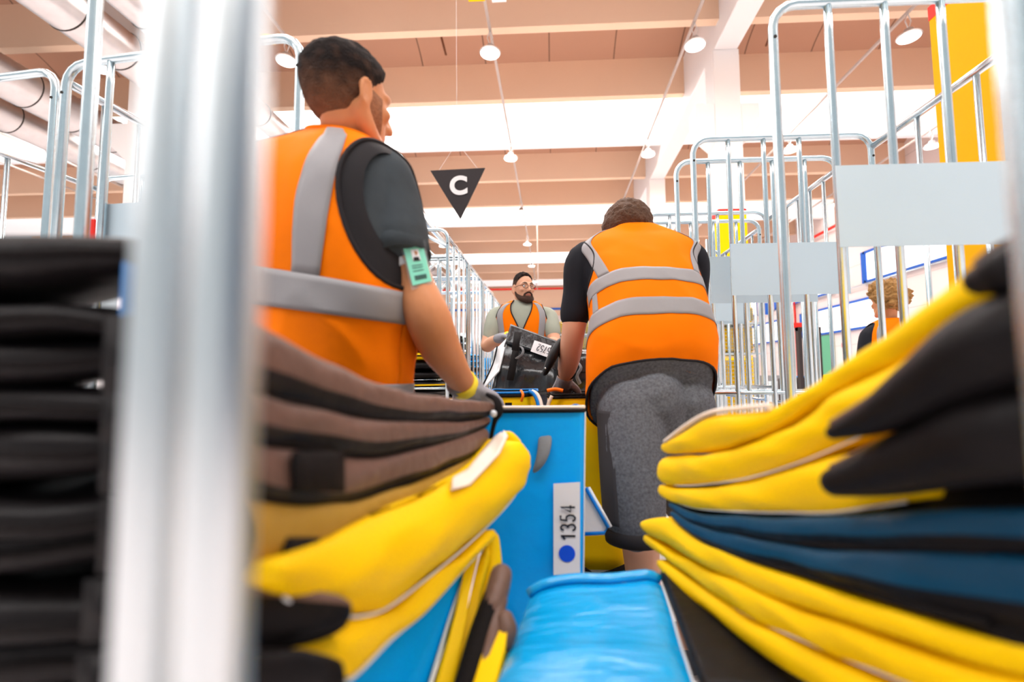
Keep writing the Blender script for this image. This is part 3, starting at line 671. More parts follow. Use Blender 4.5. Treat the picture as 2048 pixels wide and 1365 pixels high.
RY4 = [(1281, 1038, 1062), (1330, 1038, 1092), (1393, 1078, 1128), (1437, 1095, 1150), (1570, 1152, 1205), (1703, 1202, 1250), (1880, 1254, 1310), (2080, 1300, 1360)]
RY5 = [(1286, 1066, 1085), (1326, 1096, 1116), (1393, 1133, 1165), (1480, 1168, 1228), (1570, 1210, 1272), (1703, 1256, 1330), (1880, 1318, 1400), (2080, 1370, 1470)]
RY6 = [(1310, 1112, 1132), (1393, 1170, 1212), (1482, 1234, 1283), (1592, 1290, 1365), (1703, 1340, 1430), (1800, 1380, 1480)]
def rbag(lab, stn, ms, me=None, **kw):
    s_ = [(a, t_, b_, zr(a)) for a, t_, b_ in rev(stn)]
    return folded_bag(lab, s_, 1, 0.42, ms, me, **kw)
tR, tops, bots = rbag('top yellow bag of the right pile, with cream lining', RY1, 'yellow_bag', group=GR, piping=None, seed=1, bulge=.8, rough=.006)
g = M(); ln = [P(a, b_, zr(a)-.002) for a, b_ in ((1330, 884), (1375, 850), (1420, 826), (1482, 817), (1540, 812))]; g.tube(curve(ln), 0.0045, 8, flat=.7); g.build('lining', 'cream_lining', tR, smooth=True)
rbag('second yellow bag of the right pile', RY2, 'yellow_bag', group=GR, piping='piping_white', pip_r=.0009, seed=2, bulge=.8, rough=.006)
rbag('third yellow bag of the right pile, above the dark blue ones', RY3, 'yellow_bag', group=GR, piping='piping_white', pip_r=.0009, seed=3, bulge=.8, rough=.005)
rbag('upper dark blue bag squeezed in the right pile', RB1, 'black_bag', 'blue_dark', group='dark blue bags in the right pile', seed=4, split=.55)
rbag('lower dark blue bag squeezed in the right pile', RB2, 'black_bag', 'blue_dark', group='dark blue bags in the right pile', seed=5, split=.55)
rbag('upper of the lower yellow bags in the right pile', RY4, 'yellow_bag', group=GR, piping=None, seed=6, bulge=.8, rough=.004)
rbag('middle of the lower yellow bags in the right pile', RY5, 'yellow_bag', group=GR, piping='piping_white', pip_r=.001, seed=7, bulge=.8, rough=.004)
rbag('lowest yellow bag of the right pile', RY6, 'yellow_bag', group=GR, piping='webbing', pip_r=.002, seed=8, bulge=.8, rough=.004)
# black padded corners lying over the yellow bags at right
def fat(lab, pts, rs, m, name='bag_strap', flat=1.0, group=None, cat='strap'):
    t = thing(name, lab, cat, P(*pts[0]), group); g = M(); g.limb([P(*p) for p in pts], rs, 18, flat=flat, up=(0, 0, 1)); g.build('strap_body', m, t, smooth=True)
    k = len(pts)//2
    g = M(); g.tube(curve([P(a, b_, c)+Vector((-.004, 0, r_*flat*0.98)) for (a, b_, c), r_ in zip(pts, rs)]), 0.0025, 6); g.build('seam', 'brown_edge', t, smooth=True)
    return t
fat('upper black padded handle lying on the right yellow bags', [(1672, 864, .405), (1760, 830, .375), (1860, 770, .345), (1980, 700, .315), (2120, 650, .29)], [.008, .018, .026, .034, .036], 'black_bag', flat=.8)
fat('lower black padded handle lying on the right yellow bags', [(1672, 965, .415), (1770, 940, .385), (1880, 905, .35), (2000, 870, .32), (2130, 850, .30)], [.012, .020, .025, .03, .032], 'black_bag', flat=1.0)
fat('small black corner on top of the right pile', [(1965, 560, .31), (2010, 545, .30), (2080, 530, .29)], [.010, .016, .02], 'black_bag')
c1 = P(1930, 1060, .36); pillow('folded_bag', 'big black folded bag filling the right edge', (c1.x+.14, c1.y+.04, c1.z+.006), .15, .12, .055, 'black_bag', seed=12, n=2.8)
c1 = P(1990, 800, .34); pillow('folded_bag', 'black folded bag behind the padded handles at right', (c1.x+.12, c1.y+.05, c1.z), .12, .11, .03, 'black_bag', seed=15, n=2.8)
c1 = P(2080, 1240, .33); pillow('folded_bag', 'black bag in the lower right corner', (c1.x+.10, c1.y+.04, c1.z-.01), .13, .10, .05, 'black_bag', seed=19, n=2.8)
# dark side under the lowest yellow: a black mesh bag
panel('folded_bag', 'dark black mesh bag side under the lowest right yellow bag', 'bag', [P(1320, 1155, .835), P(1400, 1215, .75), P(1640, 1440, .50), P(1422, 1440, .52)], 'black_bag', thick=.02, amp=.006)
# ------------------------------------------------------------------ blue bags in the middle
t = thing('insulated_bag', 'blue bag lying flat in front, glossy and wrinkled', 'bag', P(1180, 1280, .62))
A = P(1058, 1190, .80); Bq = P(1322, 1162, .80); C_ = P(1400, 1400, .52); D = P(980, 1400, .52)
rows = []
for i in range(15):
    v = i/14; row = []
    l = A.lerp(D, v); r_ = Bq.lerp(C_, v)
    for k in range(21):
        u = k/20; p = l.lerp(r_, u); e = min(1, min(u, 1-u)*9); p.z += -.008*(1-e)**2+wr(p, 12, .006)+.006*math.sin(u*3.14)
        row.append(p)
    rows.append(row)
top_far = [p+Vector((0, .03, -.016)) for p in rows[0]]; 
rows = [[p+Vector((0, .05, -.16)) for p in rows[0]], top_far]+rows
# far lip lighter fold
g = M(); g.grid(rows)
rt_ = [r_[-1] for r_ in rows[2:]]; lf_ = [r_[0] for r_ in rows[2:]]
g.build('bag_top', 'blue_gloss', t, smooth=True)
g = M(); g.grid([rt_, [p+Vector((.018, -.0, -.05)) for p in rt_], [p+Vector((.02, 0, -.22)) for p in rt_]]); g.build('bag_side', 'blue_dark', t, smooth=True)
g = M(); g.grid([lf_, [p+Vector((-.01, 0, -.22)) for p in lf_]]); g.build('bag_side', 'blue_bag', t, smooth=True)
g = M(); g.tube([p+Vector((.002, 0, -.002)) for p in rt_], .0016, 6); g.build('piping', 'piping_white', t, smooth=True)
# far fold
fa = [rows[2][k]+Vector((0, .012, .004)) for k in range(21)]
g = M(); g.tube(fa, .010, 10, flat=.8); g.build('fold', 'blue_gloss', t, smooth=True)
# standing blue bag 1354
ZB = 1.06
t = thing('insulated_bag', 'upright blue bag with a white label reading 1354', 'bag', P(1080, 1180, ZB))
def front(u, v):
    """point on the front face of the bag; u,v 0..1 from the top left"""
    a = P(962, 823, ZB); b_ = P(1170, 822, ZB); c = P(1165, 1300, ZB-.01); d = P(960, 1300, ZB-.01)
    return a.lerp(b_, u).lerp(d.lerp(c, u), v)
rows = []
for i in range(25):
    v = i/24; row = []
    for k in range(21):
        u = k/20; p = front(u, v); e = min(1, min(u, 1-u)*12); p.y += .012*(1-e)**2+wr(p, 8, .006)*min(1, v*6)*e-.003*math.sin(3.14*u); row.append(p)
    rows.append(row)
back = [[p+Vector((0, .20+.0*i, 0)) for p in reversed(r_)] for i, r_ in enumerate(rows)]
g = M(); g.grid([r_+bk for r_, bk in zip(rows, back)], cu=True); n_ = 42
g.f.append(tuple(24*n_+k for k in range(n_))); g.m.append(0)
g.build('bag_body', 'blue_bag', t, smooth=True)
inn = [[p+Vector((0, .012 if k < 21 else -.012, -.003-.10*j)) for k, p in enumerate(rows[0]+back[0])] for j in range(2)]
g = M(); g.grid(inn, cu=True); g.f.append(tuple(42+k for k in range(42))); g.m.append(0); g.build('lining', 'cream_lining', t, smooth=True, fix=False)
g = M(); g.tube([p+Vector((0, -.002, 0)) for p in rows[0]], .0042, 8); g.build('zipper', 'webbing', t, smooth=True)
g = M(); g.tube([p+Vector((0, 0.012, .007)) for p in rows[0]], .004, 8); g.build('rim', 'cream_lining', t, smooth=True)
g = M(); g.tube([r_[-1]+Vector((.001, 0, 0)) for r_ in rows], .0018, 6); g.build('piping', 'piping_white', t, smooth=True)
g = M(); g.tube(curve([P(1140, 815, ZB+.05), P(1152, 810, ZB+.05), P(1166, 818, ZB+.05), P(1164, 828, ZB+.05)]), .0022, 8); g.build('zip_loop', 'piping_blue', t, smooth=True)
# label
la = P(1107, 968, ZB-.013); lb = P(1160, 965, ZB-.013); lc = P(1160, 1146, ZB-.02); ld = P(1107, 1151, ZB-.02)
g = M(); g.add([la, lb, lc, ld], [(0, 1, 2, 3)]); g.build('label', 'label_paper', t, thick=.0006)
ctr = P(1136, 1046, ZB-.0185)
digits('label_number', '1354', ctr, (0, 0, 1), (-1, 0, 0), .031, .0195, .0021, t)
bc = P(1134, 1108, ZB-.0195); g = M(); g.tube([bc, bc+Vector((0, -.0006, 0))], .0175, 32); g.build('label_dot', 'label_blue', t)
# grey handle
rows = []
for px, py, w, dy in ((1090, 872, 15, 0), (1090, 890, 15, -.008), (1086, 915, 14, -.014), (1078, 935, 12, -.013), (1070, 948, 7, -.006)):
    rows.append([P(px-w, py, ZB-.006+dy), P(px, py, ZB-.012+dy), P(px+w, py-4, ZB-.006+dy)])
g = M(); g.grid(rows); g.build('handle', 'webbing_grey', t, smooth=True, thick=.003, subsurf=1)
# triangular flap at its right
t = thing('bag_flap', 'triangular cream flap with blue edging beside the blue bag', 'flap', P(1190, 1060, 1.2))
tr = [P(1166, 978, 1.2), P(1172, 976, 1.2), P(1216, 1054, 1.2), P(1208, 1066, 1.2), P(1166, 1068, 1.2)]
g = M(); g.prism(tr, (0, .012, 0)); g.build('lining', 'cream_lining', t)
g = M(); g.tube([tr[1]+Vector((0, -.003, 0)), tr[2]+Vector((0, -.003, 0)), tr[3]+Vector((0, -.003, 0)), tr[4]+Vector((0, -.003, 0))], .0045, 8); g.build('piping', 'piping_blue', t, smooth=True)
g = M(); g.tube([tr[1]+Vector((.006, -.001, 0)), tr[2]+Vector((.006, -.001, 0))], .0045, 8); g.build('piping', 'piping_white', t, smooth=True)
# yellow open bags behind
def open_bag(lab, x0, x1, y0, y1, zt, zb, m, pip, dep_mat='black_bag', group=None, lean=0.0):
    t = thing('insulated_bag', lab, 'bag', ((x0+x1)/2, (y0+y1)/2, zb), group)
    loop = []; n = 44; cxx = (x0+x1)/2; cyy = (y0+y1)/2
    def sq(a, e=5): return math.copysign(abs(math.cos(a))**(2/e), math.cos(a)), math.copysign(abs(math.sin(a))**(2/e), math.sin(a))
    rows = []
    for i in range(13):
        v = i/12; zz = zt+(zb-zt)*v; row = []
        for k in range(n):
            sx, sy = sq(2*math.pi*k/n); p = Vector((cxx+sx*(x1-x0)/2, cyy+sy*(y1-y0)/2+lean*v, zz)); row.append(p+Vector((wr(p, 6, .008), wr(p+Vector((3, 0, 0)), 6, .008), wr(p, 5, .008) if i == 0 else 0)))
        rows.append(row)
    g = M(); g.grid(rows, cu=True); g.f.append(tuple(12*n+k for k in range(n))); g.m.append(0); g.build('bag_body', m, t, smooth=True)
    inn = []
    for j in range(2):
        inn.append([Vector((cxx+(p.x-cxx)*.95, cyy+(p.y-cyy)*.95, p.z-.002-.3*j)) for p in rows[0]])
    g = M(); g.grid(inn, cu=True); g.f.append(tuple(n+k for k in range(n))); g.m.append(0); g.build('lining', dep_mat, t, smooth=True, fix=False)
    g = M(); g.tube(rows[0], .005, 8, closed=True); g.build('zipper', 'webbing', t, smooth=True)
    g = M(); g.tube([p+Vector((0, 0, .009)) for p in rows[0]], .0035, 8, closed=True); g.build('piping', pip, t, smooth=True)
    return t
z1 = P(1020, 793, 1.42).z
tb = open_bag('open yellow bag with blue piping between the gloved hand and the black bag', P(955, 800, 1.42).x, P(1070, 800, 1.42).x, 1.42, 1.86, z1, .42, 'yellow_bag', 'piping_blue', group='open yellow bags in the middle')
g = M(); g.tube(curve([P(1042, 782, 1.43), P(1046, 790, 1.405), P(1043, 803, 1.41)]), .004, 8); g.build('zip_pull', 'zip_orange', tb, smooth=True)
g = M(); g.box(P(1010, 806, 1.40), P(1024, 818, 1.405)); g.build('handle_patch', 'webbing', tb)
for dx, mm in ((0, 'piping_blue'), (6, 'cream_lining')):
    g = M(); g.tube(curve([P(1058+dx, 783, 1.43), P(1070+dx, 792, 1.42), P(1078+dx, 822, 1.41), P(1080+dx, 900, 1.41)]), .006, 8); g.build('flap_edge', mm, tb, smooth=True)
z1 = P(1160, 797, 1.60).z
tb = open_bag('open yellow bag beneath the hand of the leaning worker', P(1096, 800, 1.60).x, P(1264, 800, 1.60).x, 1.60, 2.02, z1, .42, 'yellow_bag', 'webbing', group='open yellow bags in the middle')
g = M(); g.tube(curve([P(1094, 782, 1.59), P(1110, 779, 1.59), P(1126, 782, 1.59)]), .006, 8); g.build('zip_pull', 'zip_orange', tb, smooth=True)
g = M(); g.tube(curve([P(1104, 792, 1.59), P(1096, 812, 1.59), P(1092, 850, 1.59)]), .006, 8); g.build('flap_edge', 'cream_lining', tb, smooth=True)
g = M(); g.grid([[P(1160, 1128, 1.595), P(1190, 1150, 1.58), P(1225, 1140, 1.57), P(1258, 1126, 1.59)], [P(1160, 1148, 1.595), P(1190, 1168, 1.58), P(1225, 1160, 1.57), P(1258, 1150, 1.59)]]); g.build('handle', 'webbing', tb, smooth=True, thick=.003)
# the big black bag 5752 held by the bearded worker
ZK = 2.8
t = thing('insulated_bag', 'large tilted black foil bag with an upside-down label 5752', 'bag', P(1080, 770, ZK))
fa, fb, fc, fd = P(1020, 658, ZK+.22), P(1116, 688, ZK+.18), P(1180, 790, ZK), P(980, 790, ZK)
def kq(u, v): return fa.lerp(fb, u).lerp(fd.lerp(fc, u), v)
rows = []
for i in range(17):
    v = i/16; row = []
    for k in range(23):
        u = k/22; p = kq(u, v); row.append(p+Vector((0, wr(p, 9, .03)-(.05*math.sin(3.1*v)), wr(p, 14, .008))))
    rows.append(row)
bk = [[p+Vector((0, .15, .0)) for p in reversed(r_)] for r_ in rows]
g = M(); g.grid([a+c for a, c in zip(rows, bk)], cu=True); g.f.append(tuple(range(45, -1, -1))); g.m.append(0); g.f.append(tuple(16*46+k for k in range(46))); g.m.append(0)
g.build('bag_body', 'black_foil', t, smooth=True)
# upper band (lid) with label
lid = [P(1021, 654, ZK+.20), P(1120, 690, ZK+.15), P(1113, 722, ZK+.08), P(1012, 690, ZK+.13)]
panel('lid', None, None, lid, 'black_foil', thick=.03, amp=.004, parent=t)
lc0 = [P(1069, 681, ZK+.088), P(1103, 692, ZK+.068), P(1095, 715, ZK+.048), P(1061, 703, ZK+.068)]
g = M(); g.add(lc0, [(0, 1, 2, 3)]); g.build('label', 'label_paper', t, thick=.002)
lcx = (lc0[0]+lc0[1]+lc0[2]+lc0[3])/4+Vector((.016, -.012, -.004))
digits('label_number', '5752', lcx, (lc0[0]-lc0[1]), (lc0[3]-lc0[0]), .042, .022, .0026, t)
g = M(); g.tube([lid[0]+Vector((0, -.01, .006)), lid[1]+Vector((0, -.01, .006))], .007, 8); g.build('piping', 'cream_lining', t, smooth=True)
for seg in (((1034, 688), (1020, 760)), ((1112, 712), (1128, 780)), ((1036, 664), (1030, 700))):
    (x0, y0), (x1, y1) = seg; g = M(); g.grid([[P(x0-7, y0, ZK+.02), P(x0+7, y0+2, ZK+.02)], [P((x0+x1)/2-7, (y0+y1)/2, ZK-.03), P((x0+x1)/2+7, (y0+y1)/2, ZK-.03)], [P(x1-7, y1, ZK-.06), P(x1+7, y1+2, ZK-.06)]]); g.build('strap', 'webbing', t, smooth=True, thick=.004)
g = M(); g.tube(curve([P(1030, 690, ZK), P(1044, 696, ZK-.03), P(1045, 708, ZK-.04), P(1032, 718, ZK-.02)]), .010, 8, flat=.4); g.build('handle', 'webbing_grey', t, smooth=True)
flap = [P(1000, 690, ZK+.1), P(1018, 668, ZK+.16), P(1000, 730, ZK-.02), P(962, 782, ZK-.06)]
panel('side_flap', None, None, [P(996, 694, ZK+.12), P(1016, 674, ZK+.18), P(998, 740, ZK-.02), P(962, 782, ZK-.08)], 'silver_lining', thick=.01, amp=.01, parent=t)
g = M(); g.tube(curve([P(994, 694, ZK+.11), P(985, 730, ZK), P(960, 783, ZK-.09)]), .005, 8); g.build('piping', 'webbing', t, smooth=True)
# black open bag right behind the bare arm
c1 = P(1158, 745, 2.25); 
t = pillow('insulated_bag', 'black bag right of the bare forearm, with a grey handle', c1, .075, .12, .105, 'black_foil', seed=22, n=3)
g = M(); g.tube(curve([P(1150, 720, 2.1), P(1162, 735, 2.08), P(1154, 752, 2.08), P(1160, 768, 2.1)]), .009, 8, flat=.4); g.build('handle', 'webbing_grey', t, smooth=True)
c1 = P(1095, 845, 1.66); pillow('folded_bag', 'dark brown folded bag in the gap between the two yellow bags', (c1.x, 1.68, .80), .025, .2, .14, 'black_bag', seed=31, n=3)
# trolleys carrying the piles
def platform(lab, x0, x1, y0, y1, h):
    t = thing('platform_trolley', lab, 'trolley', ((x0+x1)/2, (y0+y1)/2, 0), 'low platform trolleys under the bags')
    b = M(); b.box((x0, y0, h-.03), (x1, y1, h)); b.build('deck', 'steel_deck', t, bevel=.004)
    for x in (x0+.06, x1-.06):
        for y in (y0+.07, y1-.07):
            w = M(); w.tube([(x-.02, y, .06), (x+.02, y, .06)], .06, 16); o = w.build('wheel', 'rubber', t, smooth=True)
            w = M(); w.box((x-.025, y-.025, .11), (x+.025, y+.025, h-.03)); w.build('wheel_mount', 'zinc', t)
platform('low steel platform trolley under the left pile of bags', -.78, -.10, .22, .84, .40)
platform('low steel platform trolley under the right pile of bags', .28, .92, .20, .96, .40)
platform('low steel platform trolley under the blue and yellow bags', -.24, .20, .97, 2.06, .42)
# lower layers of each pile, mostly hidden: black bags from the deck upward
for i, (x, y, z) in enumerate(((-.42, .58, .46), (-.42, .58, .56), (.60, .62, .46), (.58, .62, .56))):
    pillow('folded_bag', 'hidden folded bag low in the %s pile, %s' % ('left' if x < 0 else 'right', 'on the deck' if z < .5 else 'second from the deck'), (x, y, z), .22, .18, .05, ['blue_bag', 'black_bag', 'yellow_bag', 'black_bag'][i], seed=i*5, n=3.5, group='folded bags low in the piles')
# ------------------------------------------------------------------ people
def seg(d, n, ang):
    """turn direction d towards n by ang"""
    d = d.normalized(); n = (n-d*n.dot(d)).normalized(); return d*math.cos(ang)+n*math.sin(ang)
def hand(g, wrist, d, pn, thumb, curl=0.5, inf=0.0, s=1.0, spread=1.0):
    """palm and five fingers; d points to the fingers, pn out of the palm, thumb towards the thumb side"""
    wrist = Vector(wrist); d = Vector(d).normalized(); pn = Vector(pn); pn = (pn-d*pn.dot(d)).normalized(); lat = d.cross(pn)
    if lat.dot(Vector(thumb)) < 0: lat = -lat
    g.limb([wrist-d*.02*s, wrist+d*.03*s, wrist+d*.07*s, wrist+d*.088*s], [(.027+inf)*s, (.036+inf)*s, (.042+inf)*s, (.036+inf)*s], 16, flat=.48, up=pn)
    for i, (o, L, r) in enumerate(((.031, .070, .0088), (.011, .080, .0090), (-.010, .074, .0086), (-.029, .058, .0078))):
        p = wrist+d*.080*s+lat*o*s; dd = (d+lat*o*1.6*spread).normalized(); pts = [p-d*.012*s, p]; rr = [(r+inf)*s]*2; c = curl*(1+.12*i)
        for j, fr in enumerate((.45, .30, .25)):
            dd = seg(dd, pn, c*(.7 if j == 0 else .8)); p = p+dd*L*fr*s; pts.append(p); rr.append((r*(1-.08*(j+1))+inf)*s)
        g.limb(pts, rr, 12)
    p = wrist+d*.022*s+lat*.030*s+pn*.006*s; dd = (d*.62+lat*.72+pn*.25).normalized(); pts = [p-dd*.012*s, p+dd*.03*s]
    dd = seg(dd, (d+pn*.6), .35); pts.append(pts[-1]+dd*.028*s); dd = seg(dd, (d+pn), .3); pts.append(pts[-1]+dd*.022*s)
    g.limb(pts, [(.015+inf)*s, (.012+inf)*s, (.0105+inf)*s, (.009+inf)*s], 12)
def frame(fwd, up=(0, 0, 1)):
    f = Vector(fwd).normalized(); u = Vector(up); u = (u-f*u.dot(f)).normalized(); r = f.cross(u)
    return Matrix((r, f, u)).transposed()
def head(g, c, fr, s=1.0, jaw=1.0):
    c = Vector(c); T = lambda x, y, z: c+fr @ Vector((x*s, y*s, z*s))
    rt = lambda *e: fr
    g.ball(T(0, -.012, .022), (.075*s, .095*s, .093*s), fr, 24)
    g.ball(T(0, .012, -.015), (.070*s, .080*s, .080*s), fr, 20)
    g.ball(T(0, .028, -.055), (.056*s*jaw, .062*s, .055*s), fr, 20)
    g.ball(T(0, .050, -.088), (.036*s*jaw, .036*s, .026*s), fr, 16)
    for q in (-1, 1):
        g.limb([T(q*.060, -.01, -.045), T(q*.052, .018, -.080), T(q*.026, .058, -.098)], [.022*s, .020*s, .018*s], 12)
        g.limb([T(q*.012, .086, .024), T(q*.034, .080, .026), T(q*.052, .064, .018)], [.008*s, .009*s, .008*s], 10)
        g.ball(T(q*.044, .062, -.024), (.020*s, .018*s, .016*s), fr, 12)
        er = fr @ Matrix.Rotation(q*.35, 3, 'Z') @ Matrix.Rotation(-.15, 3, 'X')
        g.tube([T(q*.077, -.012, -.012)+er @ Vector((q*.006*s, s*.016*math.cos(a), s*(.031*math.sin(a)))) for a in [2*math.pi*k/16 for k in range(16)]], .0055*s, 8, closed=True)
        g.ball(T(q*.078, -.010, -.012), (.006*s, .014*s, .028*s), er, 12)
        g.ball(T(q*.079, -.004, -.036), (.006*s, .009*s, .010*s), er, 10)
    g.limb([T(0, .088, .012), T(0, .100, -.012), T(0, .110, -.030)], [.008*s, .010*s, .012*s], 12)
    for q in (-1, 1): g.ball(T(q*.012, .098, -.034), (.009*s, .011*s, .008*s), fr, 10)
    g.limb([T(-.022, .080, -.060), T(0, .090, -.057), T(.022, .080, -.060)], [.005*s, .007*s, .005*s], 10)
    g.limb([T(-.018, .079, -.068), T(0, .088, -.069), T(.018, .079, -.068)], [.005*s, .0075*s, .005*s], 10)
def hair(c, fr, s, parent, m_top, m_low=None, thick=.016, fade=.35, zlow=-.055, front=.06, amp=.005, curly=0, name='hair', zfade=0.02, tone=None):
    c = Vector(c); rows = []; NU, NV = 96, 60; cc = Vector((0, -.012, .022)); rr = Vector((.0765, .0965, .0945))
    keep = {}; g = M(); ms = {}
    for i in range(NV+1):
        th = math.pi*i/NV*0.86+.001; row = []
        for k in range(NU):
            a = 2*math.pi*k/NU; d = Vector((math.sin(th)*math.cos(a), math.sin(th)*math.sin(a), math.cos(th)))
            p = cc+Vector((d.x*rr.x, d.y*rr.y, d.z*rr.z)); z = p.z
            # hairline: low at the nape, round the ears, high at the forehead
            yy = p.y
            line = zlow if yy < -.045 else (zlow+(yy+.045)/.05*(.0-zlow)*1.0 if yy < .005 else .0+(yy-.005)/.055*(front) if yy < .06 else front+.010)
            t = max(-.35, min(1, (z-line)/.05)); grow = fade+(1-fade)*max(0, min(1, (z-zfade)/.05))
            h = -.003 if t <= 0 else thick*grow*min(1, t*2.2)
            q = c+fr @ (p*s); nn = noise.noise(q*90)*amp+noise.noise(q*38)*amp*.8
            if curly: nn += abs(noise.noise(q*28))*curly
            h2 = h+(nn*grow if t > 0.05 else 0)
            row.append(c+fr @ ((p+Vector((d.x, d.y, d.z))*h2)*s)); keep[(i, k)] = t > -.02; ms[(i, k)] = z > zfade+.012+noise.noise(q*60)*.02
        rows.append(row)
    vs = [p for r_ in rows for p in r_]; g.v = [tuple(v) for v in vs]
    for i in range(NV):
        for k in range(NU):
            k2 = (k+1) % NU
            if keep[(i, k)] and keep[(i, k2)] and keep[(i+1, k)] and keep[(i+1, k2)]:
                g.f.append((i*NU+k, (i+1)*NU+k, (i+1)*NU+k2, i*NU+k2)); g.m.append(0 if (ms[(i, k)] or not m_low) else 1)
    o = g.build(name, [m_top]+([m_low] if m_low else []), parent, smooth=True, thick=.004, fix=False)
    if tone:
        at = o.data.attributes.new('tone', 'FLOAT', 'POINT')
        for i in range(NV+1):
            for k in range(NU):
                lv = Vector(rows[i][k]); z = (hf_inv(fr) @ (lv-c)).z/s; v = 1-max(0, min(1, (z-tone[0])/(tone[1]-tone[0]))); at.data[i*NU+k].value = max(0, min(1, v+noise.noise(lv*60)*.25))
    return o
def hf_inv(fr): return fr.inverted()
class Loft:
    def __init__(s, rings, lean=0.0, n=2.6, flip=0):
        """rings: (left pixel point, right pixel point, depth half size, lean of the ring)"""
        s.r = []
        for q in rings:
            L, R_, b = q[0], q[1], q[2]; ln = q[3] if len(q) > 3 else lean
            L = P(*L); R_ = P(*R_); A = (R_-L)/2; B = Vector((0, 0, 1)).cross(A).normalized()
            B = (B*math.cos(ln)+Vector((0, 0, -1))*math.sin(ln))*b
            s.r.append(((L+R_)/2, A, B))
        s.n = n
    def ev(s, u, v, off=0.0, amp=0.0, sc=7):
        N = len(s.r)-1; x = max(0, min(N-1e-6, v*N)); i = int(x); t = x-i; g = lambda j: s.r[max(0, min(N, j))]
        c, A, B = [cr(g(i-1)[k], g(i)[k], g(i+1)[k], g(i+2)[k], t) for k in range(3)]
        a = math.radians(u); e = 2/s.n
        x_ = math.copysign(abs(math.cos(a))**e, math.cos(a)); y_ = math.copysign(abs(math.sin(a))**e, math.sin(a))
        p = c+A*x_+B*y_
        nn = (A.normalized()*x_*B.length+B.normalized()*y_*A.length).normalized()
        if amp:
            q = Vector((p.x*sc, p.y*sc, p.z*sc*.45)); off += noise.noise(q)*amp+noise.noise(q*2.3)*amp*.4-abs(noise.noise(Vector((q.x*1.6+q.z*1.5, q.y*1.6, q.z*2.2+9))))*amp*1.3*max(0, 1-v*1.2)
        return p+nn*off
    def grid(s, g, u0, u1, v0, v1, nu, nv, off, amp=0, hole=None, slant=0.0):
        rows = [[s.ev(u0+(u1-u0)*k/nu, v0+(v1-v0)*i/nv, off, amp) for k in range(nu+1)] for i in range(nv+1)]
        n = nu+1; k0 = len(g.v); g.v += [tuple(p) for r_ in rows for p in r_]
        for i in range(nv):
            for k in range(nu):
                if hole and hole(u0+(u1-u0)*(k+.5)/nu, v0+(v1-v0)*(i+.5)/nv): continue
                g.f.append((k0+i*n+k, k0+i*n+k+1, k0+(i+1)*n+k+1, k0+(i+1)*n+k)); g.m.append(g.mi)
    def solid(s, g, off, v0=0, v1=1, nv=26, nu=40, amp=0):
        rows = [[s.ev(360*k/nu, v0+(v1-v0)*i/nv, off, amp) for k in range(nu)] for i in range(nv+1)]
        k0 = len(g.v); g.grid(rows, cu=True); g.f.append(tuple(k0+k for k in range(nu-1, -1, -1))); g.m.append(g.mi); g.f.append(tuple(k0+nv*nu+k for k in range(nu))); g.m.append(g.mi)
def ell(u, v, uc, vc, ru, rv):
    du = (u-uc+180) % 360-180
    return (du/ru)**2+((v-vc)/rv)**2 < 1
def vest(lf, parent, holes, tapes, strips, off=.010, amp=.006, front=None, hem=True, name='vest', v1=1.0, neck=None, m='vest_orange', fr_line=None, wide_trim=False):
    def hole(u, v):
        if any(ell(u, v, *h) for h in holes): return True
        if front:
            fu, fw, vs = front; du = abs((u-fu+180) % 360-180)
            w = fw[0]+(fw[1]-fw[0])*max(0, (v-vs)/(1-vs)) if v > vs else fw[0]
            if du < w: return True
        if neck and v > neck[0]:
            du = abs((u-neck[1]+180) % 360-180)
            if du < neck[2]: return True
        return False
    g = M(); lf.grid(g, 0, 360, 0, v1, 180, 110, off, amp, hole); o = g.build(name, m, parent, smooth=True, thick=.004)
    tn = 0
    for (u0, u1, v0, v1_) in tapes:
        g = M(); lf.grid(g, u0, u1, v0, v1_, 90, 6, off+.0022, amp, hole); g.build('reflective_tape', 'tape_grey', o, smooth=True, thick=.001)
    for (pts, w) in strips:
        # strip following (u, v) points, w degrees wide
        rows = []
        for i in range(31):
            f = i/30*(len(pts)-1); j = min(int(f), len(pts)-2); t = f-j
            u = pts[j][0]+(pts[j+1][0]-pts[j][0])*t; v = pts[j][1]+(pts[j+1][1]-pts[j][1])*t; ww = w if isinstance(w, (int, float)) else w[0]+(w[1]-w[0])*i/30
            rows.append([lf.ev(u-ww/2+ww*k/6, v, off+.0026, amp) for k in range(7)])
        g = M(); g.grid(rows); g.build('reflective_tape', 'tape_grey', o, smooth=True, thick=.001)
    for h in holes:
        if wide_trim:
            g = M(); g.grid([[lf.ev(h[0]+h[2]*q*math.cos(a), min(.995, h[1]+h[3]*q*math.sin(a)), off-.003-(1.02-q)*.012, amp) for q in (1.02, .93, .84, .75, .65)] for a in [2*math.pi*k/60 for k in range(61)]]); g.build('arm_lining', 'trim_black', o, smooth=True)
        g = M(); g.tube([lf.ev(h[0]+h[2]*math.cos(a), min(.995, h[1]+h[3]*math.sin(a)), off-.001, amp) for a in [2*math.pi*k/48 for k in range(48)]], .0045, 8, closed=True); g.build('arm_trim', 'trim_black', o, smooth=True)
    g = M(); g.tube([lf.ev(7.5*k, 0.004, off-.001, amp) for k in range(48)], .004, 8, closed=True); g.build('hem_trim', 'trim_black', o, smooth=True)
    return o
